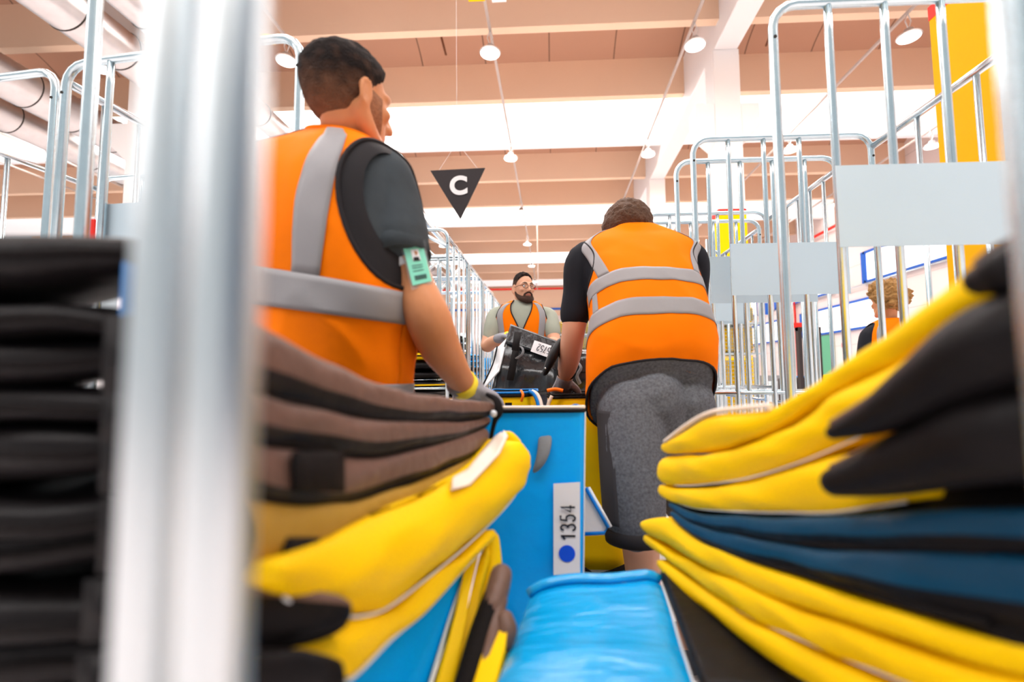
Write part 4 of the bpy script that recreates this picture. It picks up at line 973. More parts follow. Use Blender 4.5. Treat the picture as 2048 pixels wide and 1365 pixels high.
# ---- the worker in front, seen from behind
T1 = thing('person', 'standing person in an orange vest and grey t-shirt, wearing an arm badge', 'person', (P(650, 740, .98).x, .98, 0))
lf = Loft([((528, 775, 1.03), (780, 790, .90), .12), ((520, 720, 1.03), (783, 738, .89), .12), ((512, 650, 1.04), (790, 680, .88), .115), ((500, 575, 1.06), (800, 620, .87), .12),
           ((492, 490, 1.07), (806, 540, .865), .125), ((490, 420, 1.07), (806, 450, .865), .125), ((500, 365, 1.06), (802, 370, .87), .11), ((540, 325, 1.04), (790, 318, .885), .085), ((600, 296, 1.0), (764, 296, .91), .062), ((640, 280, .98), (738, 282, .935), .05)])
sh = P(768, 358, .905); sl = P(793, 492, .885); el = P(856, 636, .88); wr_ = P(930, 774, 1.06); fi = P(990, 806, 1.15)
shL = P(522, 385, 1.07); elL = P(435, 545, 1.10); wrL = P(445, 690, 1.10)
hc = P(700, 202, .94); hf = frame((math.sin(.62), math.cos(.62), -.02)); hs = .89
b = M(); lf.solid(b, -.012); head(b, hc, hf, hs)
b.limb([hc+hf @ Vector((0, -.012, -.045)), P(693, 262, .95), P(690, 312, .965), P(680, 370, .97)], [.048, .051, .057, .075], 18)
b.limb([sh, sh.lerp(sl, .6), P(826, 560, .882), el, P(878, 690, .93), P(905, 735, .99), wr_], [.052, .046, .037, .043, .041, .033, .0265], 18)
b.limb([shL, elL, elL.lerp(wrL, .4), wrL], [.05, .040, .040, .026], 16)
hand(b, wr_, (fi-wr_), (0, .1, -1), (-.6, 0.3, 0), .35, s=.98); hand(b, wrL, (0.2, .9, -.2), (0, .1, -1), (1, 0, 0), .5)
hx = [(P(600, 790, 1.0)), (P(715, 800, .92))]
fx = [(hx[0].x-.02, 1.02, .08), (hx[1].x+.0, .88, .08)]
for i in (0, 1):
    kx = (hx[i].x-.01, hx[i].y+.02, .52); b.limb([hx[i]+Vector((0, 0, -.02)), kx, fx[i]], [.085, .058, .042], 16); b.limb([Vector(fx[i])+Vector((0, -.03, -.035)), Vector(fx[i])+Vector((0.02, .16, -.05))], [.038, .030], 12)
b.build('body', 'skin_tan', T1, voxel=.0055, sm=4)
hair(hc, hf, hs, T1, 'hair_tone', thick=.0135, fade=.35, zlow=-.088, zfade=.0, amp=.0025, tone=(-.07, .035))
# stubble along the jaw
TT = lambda x, y, z: hc+hf @ (Vector((x, y, z))*hs)
g = M(); g.grid([[TT(.0765-.001*j, -.004+.011*j, .01-.016*i-.004*j) for j in range(5)] for i in range(3)]+[[TT(.0745-.0045*i-.006*j*(.4+.2*i), -.002+.012*j+.004*i, -.042-.012*i-.004*j) for j in range(5)] for i in range(5)])
g.build('stubble', 'stubble', T1, smooth=True, thick=.003)
# t-shirt with sleeves
b = M(); lf.solid(b, .001, v1=.955)
b.limb([P(720, 345, .93), sh+Vector((-.006, 0, .0)), sh.lerp(sl, .5)+Vector((.002, 0, 0)), sl+Vector((.0, 0, .012))], [.055, .060, .062, .063], 22)
b.limb([P(600, 350, 1.02), shL, shL.lerp(elL, .6)], [.05, .062, .058], 20)
tee = b.build('t_shirt', 'tee_grey', T1, voxel=.006, sm=5)
ax = (sl-sh).normalized(); hc0 = sl+Vector((0, 0, -.012)); pu = ax.cross(Vector((0, 1, 0))).normalized(); pv = ax.cross(pu)
g = M(); g.tube([hc0-ax*.03, hc0-ax*.01, hc0+ax*.018], [.0625, .0640, .0640], 28, caps=False); g.build('sleeve_hem', 'tee_grey', tee, smooth=True, thick=.004)
# trousers
b = M(); lf.solid(b, .0, v1=.16)
for i in (0, 1): b.limb([hx[i], (hx[i].x-.01, hx[i].y+.02, .52), (fx[i][0], fx[i][1], .10)], [.098, .072, .06], 18)
b.build('trousers', 'trousers', T1, voxel=.009)
for i in (0, 1): g = M(); g.limb([Vector(fx[i])+Vector((0, -.04, -.04)), Vector(fx[i])+Vector((.01, .06, -.035)), Vector(fx[i])+Vector((.02, .17, -.045))], [.038, .042, .034], 14); g.build('shoe', 'shoe', T1, smooth=True)
v1_ = vest(lf, T1, [(357, .63, 42, .235), (180, .62, 38, .2)], [(120, 390, .285, .385), (170, 380, .0, .055)], [([(297, .385), (301, .50), (304, .62), (305, .72), (304, .82), (297, .90), (294, .96)], (17, 24)), ([(243, .385), (240, .62), (238, .80), (244, .95)], (17, 24))], off=.019, amp=.014, wide_trim=True)
# vest front panel edge seen beyond the sleeve
rows = []
for i, (px, py) in enumerate(((762, 300), (785, 300), (806, 330), (820, 380), (826, 430))):
    rows.append([P(px, py, .94+.01*i), P(px-14, py+8, 1.0+.01*i)])
g = M(); g.grid(rows); g.build('front_edge', 'vest_red', v1_, smooth=True, thick=.003)
g = M(); g.tube([r_[0] for r_ in rows], .0035, 8); g.build('arm_trim', 'trim_black', v1_, smooth=True)
# vest collar
g = M(); g.tube([lf.ev(k*360/40, .992, .008) for k in range(40)], .006, 8, closed=True); g.build('collar', 'vest_orange', v1_, smooth=True)
# glove
b = M(); b.mi = 0; dgl = (fi-wr_).normalized(); hand(b, wr_, dgl, (0, .1, -1), (-.6, .3, 0), .35, inf=.0022, s=.99)
b.limb([wr_-dgl*.02, wr_+dgl*.02], [.030, .032], 16); gl = b.build('glove', 'glove_grey', T1, voxel=.0035)
fw = (wr_-P(905, 735, .99)).normalized(); g = M(); g.tube([wr_-fw*.024, wr_-fw*.010, wr_+fw*.002], [.0315, .0325, .0320], 24, caps=False); g.build('glove_cuff', 'glove_yellow', gl, smooth=True, thick=.004)
# arm band and badge
ac = P(803, 533, .884); ad = (P(826, 560, .882)-P(795, 505, .885)).normalized()
g = M(); g.tube([ac-ad*.014, ac, ac+ad*.014], [.0405, .0405, .040], 28, caps=False); ab = g.build('arm_band', 'strap_white', T1, smooth=True, thick=.003)
bq = [P(806, 492, .842), P(846, 490, .862), P(864, 563, .858), P(826, 572, .838)]
g = M(); g.prism([bq[0]+(bq[0]-bq[2])*.12, bq[1]+(bq[1]-bq[3])*.12, bq[2]+(bq[2]-bq[0])*.06, bq[3]+(bq[3]-bq[1])*.10], (0, .0012, 0)); g.build('badge_sleeve', 'glass', ab)
g = M(); g.prism([q+Vector((0, -.002, 0)) for q in bq], (0, .0015, 0)); bd = g.build('badge_card', 'badge_mint', ab)
def bqp(u, v): return bq[0].lerp(bq[1], u).lerp(bq[3].lerp(bq[2], u), v)+Vector((0, -.0028, 0))
g = M(); g.add([bqp(.33, .12), bqp(.72, .12), bqp(.72, .42), bqp(.33, .42)], [(0, 1, 2, 3)]); g.build('badge_photo', 'strap_white', bd)
g = M(); g.tube([bqp(.52, .22), bqp(.52, .22)+Vector((0, -.0004, 0))], .0045, 14); g.build('photo_face', 'skin_tan', bd)
g = M(); g.add([bqp(.40, .32)+Vector((0, -.0006, 0)), bqp(.65, .32)+Vector((0, -.0006, 0)), bqp(.70, .42)+Vector((0, -.0006, 0)), bqp(.35, .42)+Vector((0, -.0006, 0))], [(0, 1, 2, 3)]); g.build('photo_shoulders', 'trim_black', bd)
g = M()
for v in (.52, .58, .66): g.add([bqp(.2, v), bqp(.75, v), bqp(.75, v+.018), bqp(.2, v+.018)], [(0, 1, 2, 3)])
for i in range(14): g.add([bqp(.2+.045*i, .78), bqp(.2+.045*i+.022+.008*(i % 3), .78), bqp(.2+.045*i+.022+.008*(i % 3), .90), bqp(.2+.045*i, .90)], [(0, 1, 2, 3)])
g.build('badge_print', 'tee_grey', bd)
# ---- the worker leaning over the bags, seen from behind
T2 = thing('person', 'person in an orange vest and grey shorts leaning over the yellow bags', 'person', (P(1300, 760, 1.5).x, 1.5, 0))
LN = math.radians(34)
l2 = Loft([((1182, 806, 1.50), (1418, 792, 1.53), .15, LN*1.45), ((1184, 762, 1.50), (1420, 752, 1.53), .145, LN*1.25), ((1186, 700, 1.51), (1414, 692, 1.54), .135, LN), ((1187, 645, 1.54), (1402, 640, 1.57), .13, LN), ((1182, 595, 1.57), (1390, 590, 1.60), .12, LN), ((1168, 550, 1.61), (1386, 548, 1.63), .105, LN),
           ((1158, 516, 1.64), (1392, 516, 1.655), .085, LN), ((1185, 492, 1.665), (1364, 494, 1.67), .062, LN), ((1228, 472, 1.685), (1312, 472, 1.69), .048, LN)])
hc = P(1254, 470, 1.74); hf = frame((-.10, .93, -.30), (0, .3, 1)); hs = .93
sL = P(1168, 522, 1.645); eL = P(1146, 668, 1.66); wL = P(1128, 762, 1.80); sR = P(1380, 520, 1.66); eR = P(1388, 640, 1.82); wR = P(1330, 740, 2.02)
b = M(); l2.solid(b, -.010); head(b, hc, hf, hs)
b.limb([hc+hf @ Vector((0, -.03, -.045)), P(1262, 488, 1.70), P(1266, 520, 1.68)], [.056, .056, .07], 18)
b.limb([sL, sL.lerp(eL, .6), eL, P(1139, 715, 1.72), wL], [.055, .047, .041, .040, .028], 18)
b.limb([sR, eR, wR], [.055, .042, .028], 16)
fd2 = (P(1122, 786, 1.86)-wL).normalized(); hand(b, wL, fd2, (0.1, -.3, -.9), (1, 0, 0), .55); hand(b, wR, (-.2, .9, -.3), (0, 0, -1), (-1, 0, 0), .5)
k1 = P(1272, 1035, 1.43); a1 = Vector((P(1296, 1150, 1.50).x+.015, 1.56, .09)); k2 = P(1378, 1000, 1.66); a2 = Vector((k2.x+.02, 1.80, .09))
c1_ = P(1284, 1110, 1.475)
b.limb([P(1264, 830, 1.49), k1, c1_+Vector((0, .015, 0)), a1], [.08, .058, .055, .036], 18); b.limb([P(1366, 830, 1.56), k2, (k2+a2)/2, a2], [.08, .058, .052, .036], 18)
for a_ in (a1, a2): b.limb([a_+Vector((0, -.03, -.035)), a_+Vector((0, .15, -.05))], [.036, .030], 12)
b.build('body', 'skin_light', T2, voxel=.006, sm=4)
hair(hc, hf, hs, T2, 'hair_brown', thick=.022, fade=.45, zlow=-.030, zfade=-.03, amp=.006)
b = M(); l2.solid(b, .0, v0=.12, v1=.96)
b.limb([P(1220, 512, 1.65), sL, sL.lerp(eL, .45), P(1150, 630, 1.655)], [.055, .062, .057, .054], 20)
b.limb([P(1340, 512, 1.66), sR, sR.lerp(eR, .5), sR.lerp(eR, .75)], [.055, .062, .057, .053], 20)
b.build('t_shirt', 'tee_black', T2, voxel=.0065)
b = M(); l2.solid(b, .004, v1=.17)
hL = P(1262, 800, 1.49); hR = P(1364, 795, 1.54)
b.limb([P(1300, 800, 1.50), P(1318, 870, 1.54)], [.112, .095], 20)
b.limb([hL+Vector((0, 0, -.02)), P(1264, 880, 1.465), P(1266, 960, 1.44), P(1270, 1040, 1.43)], [.104, .102, .096, .088], 22)
b.limb([hR+Vector((0, 0, -.02)), P(1368, 880, 1.60), P(1374, 1000, 1.66)], [.102, .096, .086], 22)
sh2 = b.build('shorts', 'shorts_grey', T2, voxel=.007, sm=4)
cs = curve([hL+Vector((0, 0, -.03)), P(1264, 880, 1.465), P(1266, 960, 1.44), P(1270, 1040, 1.43)], 6); rs_ = [.106-.016*k/(len(cs)-1) for k in range(len(cs))]
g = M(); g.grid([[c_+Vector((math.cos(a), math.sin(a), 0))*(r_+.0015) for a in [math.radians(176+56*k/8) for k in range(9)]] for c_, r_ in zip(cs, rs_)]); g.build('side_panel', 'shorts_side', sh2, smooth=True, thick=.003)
g = M(); kk = P(1270, 1040, 1.43); g.tube([kk+Vector((0, 0, -.02)), kk+Vector((0, 0, -.045)), kk+Vector((0, 0, -.058))], [.088, .0885, .087], 28, caps=True); g.build('shorts_lining', 'trim_black', sh2, smooth=True)
for a_ in (a1, a2): g = M(); g.limb([a_+Vector((0, -.04, -.04)), a_+Vector((0, .06, -.035)), a_+Vector((0, .17, -.045))], [.040, .043, .034], 14); g.build('shoe', 'shoe', T2, smooth=True)
v2_ = vest(l2, T2, [(180, .665, 40, .155), (0, .665, 38, .155)], [(183, 357, .43, .50), (170, 370, .27, .345)], [([(222, .50), (216, .62), (211, .74), (209, .86), (214, .90)], (17, 24)), ([(318, .50), (324, .62), (329, .74), (331, .86), (326, .90)], (14, 20)), ([(205, .345), (203, .43)], 9)], off=.015, amp=.010)
g = M(); g.tube([l2.ev(k*9, .992, .006) for k in range(40)], .006, 8, closed=True); g.build('collar', 'vest_orange', v2_, smooth=True)
# arm scanner with two black bands
g = M(); fo = (wL-eL).normalized(); q1 = P(1140, 706, 1.715); q2 = P(1133, 742, 1.775)
sc = thing('arm_scanner', 'black scanner holster strapped to the bare forearm with two bands', 'scanner', P(1105, 740, 1.70))
for q, rr in ((q1, .0435), (q2, .0385)): g = M(); g.tube([q-fo*.012, q+fo*.012], [rr, rr-.001], 26); g.build('arm_band', 'webbing', sc, smooth=True)
g = M(); g.limb([P(1118, 688, 1.70), P(1106, 712, 1.70), P(1092, 742, 1.71)], [.022, .030, .020], 18, flat=.6); g.build('holster', 'black_plastic', sc, smooth=True)
g = M(); g.ball(P(1091, 737, 1.69), .004); g.build('rivet', 'silver_lining', sc, smooth=True)
b = M(); hand(b, wL, fd2, (.1, -.3, -.9), (1, 0, 0), .55, inf=.0022); b.limb([wL-fd2*.02, wL+fd2*.02], [.031, .032], 14); b.build('glove', 'glove_grey', T2, voxel=.004)
g = M(); g.obox(P(1385, 616, 1.70), (.012, 0, 0), (0, .003, 0), (0, 0, .022)); g.build('arm_badge', 'strap_white', T2)
# ---- the bearded worker facing us
T3 = thing('person', 'bearded person with glasses in an orange vest and sage t-shirt, lifting a black bag', 'person', (P(1046, 700, 3.38).x, 3.38, 0))
Z3 = 3.36
l3 = Loft([((1000, 775, Z3), (1092, 775, Z3), .105), ((999, 720, Z3), (1093, 720, Z3), .105), ((996, 680, Z3), (1094, 680, Z3), .115), ((992, 650, Z3), (1097, 650, Z3), .115), ((992, 630, Z3), (1096, 630, Z3), .10), ((1003, 615, Z3), (1086, 615, Z3), .08), ((1018, 606, Z3), (1074, 606, Z3), .065), ((1030, 600, Z3), (1062, 600, Z3), .055)])
hc = P(1047, 577, 3.34); hf = frame((.50, -.86, -.02)); hs = .90
b = M(); l3.solid(b, -.010); head(b, hc, hf, hs)
b.limb([hc+hf @ Vector((0, -.025, -.05)), P(1046, 604, Z3), P(1046, 625, Z3)], [.055, .055, .07], 16)
s1 = P(992, 632, Z3); e1 = P(974, 690, 3.26); w1 = P(1004, 676, 3.10); s2 = P(1098, 634, Z3); e2 = P(1109, 684, 3.25); w2 = P(1094, 690, 3.08)
b.limb([s1, e1, e1.lerp(w1, .4), w1], [.052, .044, .042, .029], 16); b.limb([s2, e2, e2.lerp(w2, .4), w2], [.052, .044, .040, .029], 16)
hand(b, w1, (.8, -.3, .1), (.0, -.3, -1), (0, -1, .3), .6); hand(b, w2, (-.5, -.6, -.1), (0, -.3, -1), (-1, 0, 0), .6)
for px in (1024, 1068):
    h_ = P(px, 790, Z3); b.limb([h_, (h_.x, Z3, .5), (h_.x, Z3+.02, .09)], [.085, .058, .04], 14); b.limb([(h_.x, Z3+.05, .05), (h_.x, Z3-.15, .04)], [.036, .03], 10)
b.build('body', 'skin_light', T3, voxel=.006, sm=3)
hair(hc, hf, hs, T3, 'hair_tone', thick=.013, fade=.12, zlow=-.05, zfade=.05, front=.10, tone=(-.02, .07))
TT = lambda x, y, z: hc+hf @ (Vector((x, y, z))*hs)
b = M()
for q in (-1, 1): b.limb([TT(q*.071, -.002, -.03), TT(q*.061, .012, -.062), TT(q*.045, .045, -.088), TT(q*.018, .072, -.100), TT(0, .078, -.104)], [.008, .015, .021, .024, .025], 12)
for q in (-1, 1): b.limb([TT(q*.030, .078, -.082), TT(q*.031, .080, -.060), TT(q*.012, .094, -.047), TT(0, .096, -.047)], [.009, .007, .006, .005], 10)
b.limb([TT(-.02, .078, -.085), TT(0, .088, -.085), TT(.02, .078, -.085)], [.012, .012, .012], 10)
b.build('beard', 'beard', T3, voxel=.004, sm=3)
g = M(); g.limb([TT(-.019, .087, -.064), TT(0, .094, -.063), TT(.019, .087, -.064)], [.003, .0055, .003], 10); g.build('lips', 'lip', T3, smooth=True)
for q in (-1, 1):
    g = M(); g.ball(TT(q*.030, .073, .004), .011*hs, n=16); e_ = g.build('eye', 'eye_white', T3, smooth=True)
    g = M(); g.ball(TT(q*.031, .0815, .004), (.0045, .0045, .0045), n=12); g.build('iris', 'trim_black', e_, smooth=True)
    g = M(); g.limb([TT(q*.014, .090, .026), TT(q*.032, .086, .031), TT(q*.050, .070, .024)], [.003, .004, .0025], 8); g.build('eyebrow', 'hair_dark', T3, smooth=True)
gls = M()
for q in (-1, 1): gls.tube([TT(q*.031+.023*math.cos(a), .098, .002+.017*math.sin(a)) for a in [2*math.pi*k/24 for k in range(24)]], .0016, 6, closed=True); gls.tube([TT(q*.054, .097, .006), TT(q*.074, .06, .006), TT(q*.080, -.005, .0)], .0016, 6)
gls.tube([TT(-.009, .098, .004), TT(.009, .098, .004)], .0016, 6); gls.build('glasses', 'trim_black', T3, smooth=True)
b = M(); l3.solid(b, .001, v1=.94); b.limb([P(1010, 628, Z3), s1, P(985, 655, 3.31), P(981, 674, 3.29)], [.055, .060, .060, .056], 18); b.limb([P(1080, 628, Z3), s2, P(1103, 655, 3.31), P(1106, 666, 3.29)], [.055, .060, .058, .055], 18)
b.build('t_shirt', 'tee_sage', T3, voxel=.007)
b = M(); l3.solid(b, .0, v1=.15)
for px in (1024, 1068):
    h_ = P(px, 780, Z3); b.limb([h_, (h_.x, Z3, .5), (h_.x, Z3+.02, .10)], [.10, .075, .06], 16)
    g = M(); g.limb([(h_.x, Z3+.05, .045), (h_.x, Z3-.06, .05), (h_.x, Z3-.17, .04)], [.038, .042, .034], 12); g.build('shoe', 'shoe', T3, smooth=True)
b.build('trousers', 'trousers', T3, voxel=.01)
v3_ = vest(l3, T3, [(180, .58, 34, .20), (0, .58, 34, .20)], [(160, 380, .17, .23)], [([(228, .23), (226, .5), (225, .70), (228, .80)], 20), ([(312, .23), (314, .5), (315, .70), (312, .80)], 20)], off=.011, amp=.005, front=(270, (1.5, 40), .36), v1=.90)
for q in (-1, 1):
    g = M(); g.tube([l3.ev(270+q*(1.5+38.5*max(0, (v-.36)/.64)), v, .013, .005) for v in [.02+.88*k/30 for k in range(31)]], .004, 8); g.build('zip_trim', 'trim_black', v3_, smooth=True)
for w_, d_, pn_, th_ in ((w1, (.8, -.3, .1), (0, -.3, -1), (0, -1, .3)), (w2, (-.5, -.6, -.1), (0, -.3, -1), (-1, 0, 0))):
    b = M(); hand(b, w_, d_, pn_, th_, .6, inf=.0025); dd = Vector(d_).normalized(); b.limb([w_-dd*.03, w_+dd*.02], [.033, .034], 14); gl = b.build('glove', 'glove_grey', T3, voxel=.0045)
    g = M(); g.tube([w_+dd*.034, w_+dd*.05], [.040, .043], 18, flat=.8, up=pn_); g.build('glove_band', 'glove_yellow', gl, smooth=True)
# ---- curly haired worker beyond the right cages
T4 = thing('person', 'person with curly blond hair in an orange vest, seen from behind through the right cages', 'person', (P(1778, 760, 3.6).x, 3.6, 0))
Z4 = 3.6
l4 = Loft([((1738, 830, Z4), (1826, 830, Z4), .11), ((1736, 760, Z4), (1828, 760, Z4), .115), ((1733, 700, Z4), (1831, 700, Z4), .12), ((1734, 665, Z4), (1830, 665, Z4), .10), ((1746, 648, Z4), (1818, 648, Z4), .08), ((1764, 638, Z4), (1796, 638, Z4), .06)])
hc = P(1772, 604, Z4); hf = frame((-.22, .95, 0)); hs = 1.0
b = M(); l4.solid(b, -.01); head(b, hc, hf, hs); b.limb([hc+hf @ Vector((0, -.025, -.05)), P(1778, 640, Z4), P(1780, 660, Z4)], [.05, .05, .065], 14)
b.limb([P(1738, 672, Z4), P(1728, 745, Z4), P(1735, 800, Z4-.15)], [.05, .04, .028], 14); b.limb([P(1826, 672, Z4), P(1836, 745, Z4), P(1830, 800, Z4-.15)], [.05, .04, .028], 14)
for px in (1762, 1802):
    h_ = P(px, 840, Z4); b.limb([h_, (h_.x, Z4, .5), (h_.x, Z4, .09)], [.085, .058, .04], 14); b.limb([(h_.x, Z4-.05, .05), (h_.x, Z4+.15, .04)], [.036, .03], 10)
for px, s_ in ((1735, 1), (1830, -1)): hand(b, P(px, 800, Z4-.15), (0, -.3, -1), (s_, 0, 0), (0, 1, 0), .4)
b.build('body', 'skin_tan', T4, voxel=.007, sm=3)
hair(hc, hf, hs, T4, 'hair_curly', thick=.034, fade=.8, zlow=-.06, zfade=-.03, amp=.014, curly=.05)
b = M(); l4.solid(b, .0, v1=.93); b.limb([P(1755, 668, Z4), P(1738, 672, Z4), P(1730, 715, Z4)], [.05, .06, .055], 14); b.limb([P(1810, 668, Z4), P(1826, 672, Z4), P(1834, 715, Z4)], [.05, .06, .055], 14); b.build('t_shirt', 'tee_black', T4, voxel=.008)
b = M(); l4.solid(b, .0, v1=.12)
for px in (1762, 1802): h_ = P(px, 835, Z4); b.limb([h_, (h_.x, Z4, .5), (h_.x, Z4, .10)], [.10, .075, .06], 14)
b.build('trousers', 'trousers', T4, voxel=.01)
vest(l4, T4, [(180, .62, 22, .20), (0, .62, 22, .20)], [(170, 370, .30, .37)], [([(225, .37), (224, .8)], 16), ([(315, .37), (316, .8)], 16)], off=.011, amp=.005)
# ------------------------------------------------------------------ goods in the cages and beyond
def bag0():
    t = thing('folded_bag', 'x', 'bag', (0, 0, 0)); g = M(); rows = []
    n = 4; NU = 28
    for i in range(9):
        th = -math.pi/2+math.pi*i/8; cz = math.copysign(abs(math.sin(th))**.5, math.sin(th)); cc = abs(math.cos(th))**.5; row = []
        for k in range(NU):
            a = 2*math.pi*k/NU; x = cc*math.copysign(abs(math.cos(a))**.5, math.cos(a)); y = cc*math.copysign(abs(math.sin(a))**.5, math.sin(a))
            row.append(Vector((x*.27+noise.noise(Vector((x*3, y*3, cz)))*.012, y*.27+noise.noise(Vector((x*3, y*3, cz+5)))*.012, .03+cz*.027+noise.noise(Vector((x*4, y*4, cz)))*.006)))
        rows.append(row)
    g.grid(rows, cu=True); g.build('bag_body', 'black_bag', t, smooth=True)
    loop = [Vector((.272*math.copysign(abs(math.cos(a))**.5, math.cos(a)), .272*math.copysign(abs(math.sin(a))**.5, math.sin(a)), .03)) for a in [2*math.pi*k/40 for k in range(40)]]
    g = M(); g.tube(loop, .005, 6, closed=True); g.build('piping', 'yellow_bag', t, smooth=True)
    return t
protos = {}
def goods_bag(color, pip, loc, rz, lab, grp):
    key = (color, pip)
    if key not in protos:
        t = bag0(); ch = [c for c in COL.objects if c.parent == t]
        for c in ch: c.data.materials.clear(); c.data.materials.append(MATS[color if c.name.startswith('bag_body') else pip])
        protos[key] = t; t.location = loc; t.rotation_euler = (0, 0, rz); t['label'] = lab; t['group'] = grp
        return t
    return dup(protos[key], loc, rz, lab, grp)
od = ['bottom', 'second', 'third', 'fourth', 'fifth', 'sixth', 'seventh', 'eighth', 'ninth', 'tenth', 'eleventh', 'twelfth', 'thirteenth', 'fourteenth', 'fifteenth', 'sixteenth', 'seventeenth', 'eighteenth', 'nineteenth', 'twentieth', 'twenty-first', 'twenty-second', 'twenty-third']
def stackof(x, y, z0, n, cols, where, dz=.062):
    for i in range(n):
        c, p = cols[i % len(cols)]; cn = {'black_bag': 'black', 'yellow_bag': 'yellow', 'blue_bag': 'blue', 'webbing': 'black'}[c]
        goods_bag(c, p, (x+random.uniform(-.012, .012), y+random.uniform(-.012, .012), z0+i*dz), random.uniform(-.04, .04)+(math.pi if i % 2 else 0), '%s folded bag, %s from below in the cage %s' % (cn, od[i], where), 'folded bags in the cage '+where)
K, Yl, Bl = ('black_bag', 'yellow_bag'), ('yellow_bag', 'webbing'), ('blue_bag', 'webbing')
KK = ('black_bag', 'webbing')
stackof(-1.0, 3.24, .225, 19, [K, KK, KK, Yl, K, KK], 'behind the badge arm')
stackof(-1.0, 4.0, .225, 19, [KK, K, KK], 'second beyond the badge arm')
stackof(-1.0, 4.76, .225, 17, [Bl, Bl, KK, Bl], 'third beyond the badge arm')
stackof(-1.0, 5.52, .225, 15, [Bl, Bl, Bl, Yl], 'farthest on the left')
stackof(-.90, 1.52, .225, 7, [KK, Yl], 'behind the front worker')
stackof(.90, 3.2, .225, 3, [Yl, KK, Bl], 'third on the right')
stackof(.99, 4.24, .225, 5, [Yl, KK, Yl], 'by the yellow crates')
# blue and black upright bag in the cage behind the right shoulder of the leaning worker
for (a, b_, zz, m, lab) in (((1386, 512), (1398, 574), 3.3, 'blue_bag', 'blue bag edge behind the shoulder of the leaning worker'), ((1398, 516), (1420, 572), 3.3, 'black_bag', 'black bag edge behind the shoulder of the leaning worker')):
    p0, p1 = P(*a, zz), P(*b_, zz); pillow('hanging_bag', lab, ((p0.x+p1.x)/2, zz+.06, (p0.z+p1.z)/2), abs(p1.x-p0.x)/2, .06, abs(p0.z-p1.z)/2, m, n=5, amp=.003)
g = M(); 
t = thing('wall_shelf', 'galvanised ledge carrying the blue and black bags behind the leaning worker', 'shelf', P(1405, 580, 3.3))
p0 = P(1380, 578, 3.24); p1 = P(1425, 578, 3.24); g.box((p0.x, 3.24, p0.z-.012), (p1.x+.02, 3.44, p0.z)); g.build('shelf_board', 'zinc_plate', t)
for x in (p1.x+.01,): g = M(); g.tube([(x, 3.34, 0), (x, 3.34, 2.0)], .014); g.build('shelf_post', 'zinc', t, smooth=True)
g = M(); g.tube([P(1380, 543, 3.2), P(1412, 556, 3.2), P(1420, 575, 3.2)], .010); g.build('shelf_brace', 'zinc', t, smooth=True)
# yellow wire crates (mesh boxes) seen through the right cages
def crate(lab, x, y, w, d, z0, z1):
    t = thing('mesh_crate', lab, 'crate', (x, y, z0), 'yellow wire crates behind the right cages')
    g = M(); g.box((x-w/2+.02, y-d/2+.02, z0+.02), (x+w/2-.02, y+d/2-.02, z1-.03)); g.build('crate_body', 'yellow_bag', t, bevel=.01)
    g = M()
    for i in range(9):
        xx = x-w/2+w*i/8; g.tube([(xx, y-d/2, z0), (xx, y-d/2, z1)], .004, 6)
    for i in range(9):
        zz = z0+(z1-z0)*i/8; g.tube([(x-w/2, y-d/2, zz), (x+w/2, y-d/2, zz)], .004, 6)
    g.build('wire_front', 'zinc', t)
    for sx in (-1, 1): g = M(); g.box((x+sx*w/2-.012, y-d/2-.01, z0), (x+sx*w/2+.012, y-d/2+.015, z1)); g.build('corner_post', 'zinc_plate', t)
pz = [(1455, 615, 650, 5.6, 'top yellow wire crate behind the right cages'), (1432, 650, 716, 5.6, None)]
for j, (xa, xb, ya, yb, zz, lab) in enumerate(((1446, 1512, 612, 645, 6.2, 'topmost yellow wire crate seen through the right cages'), (1446, 1512, 650, 706, 6.2, 'second yellow wire crate seen through the right cages'), (1446, 1512, 716, 776, 6.2, 'third yellow wire crate seen through the right cages'), (1446, 1512, 782, 850, 6.2, 'lowest yellow wire crate seen through the right cages'),
                                        (1100, 1180, 640, 668, 7.0, 'yellow wire crate beyond the bare forearm, upper'), (1100, 1180, 672, 700, 7.0, 'yellow wire crate beyond the bare forearm, lower'))):
    p0 = P(xa, ya, zz); p1 = P(xb, yb, zz); crate(lab, (p0.x+p1.x)/2, zz+.3, p1.x-p0.x, .6, p1.z, p0.z)
# shelf carrying those
def rack(lab, x0, x1, y0, y1, levels, top):
    t = thing('storage_rack', lab, 'rack', ((x0+x1)/2, (y0+y1)/2, 0), 'storage racks')
    for x in (x0, x1):
        for y in (y0, y1): g = M(); g.box((x-.025, y-.025, 0), (x+.025, y+.025, top)); g.build('rack_post', 'zinc_plate', t)
    for h in levels: g = M(); g.box((x0, y0, h-.02), (x1, y1, h)); g.build('rack_shelf', 'zinc_plate', t)
zs = lambda y, Y: P(1480, y, Y).z
p0 = P(1440, 700, 6.2); p1 = P(1518, 700, 6.2)
rack('tall rack holding the yellow wire crates', p0.x-.03, p1.x+.03, 6.15, 6.85, [zs(646, 6.2)-.0, zs(707, 6.2), zs(777, 6.2), zs(851, 6.2)], zs(600, 6.2))
p0 = P(1090, 700, 7.0); p1 = P(1186, 700, 7.0)
rack('rack beyond the bare forearm', p0.x, p1.x, 6.98, 7.65, [P(1100, 669, 7).z, P(1100, 701, 7).z, P(1100, 735, 7).z], P(1100, 630, 7).z)
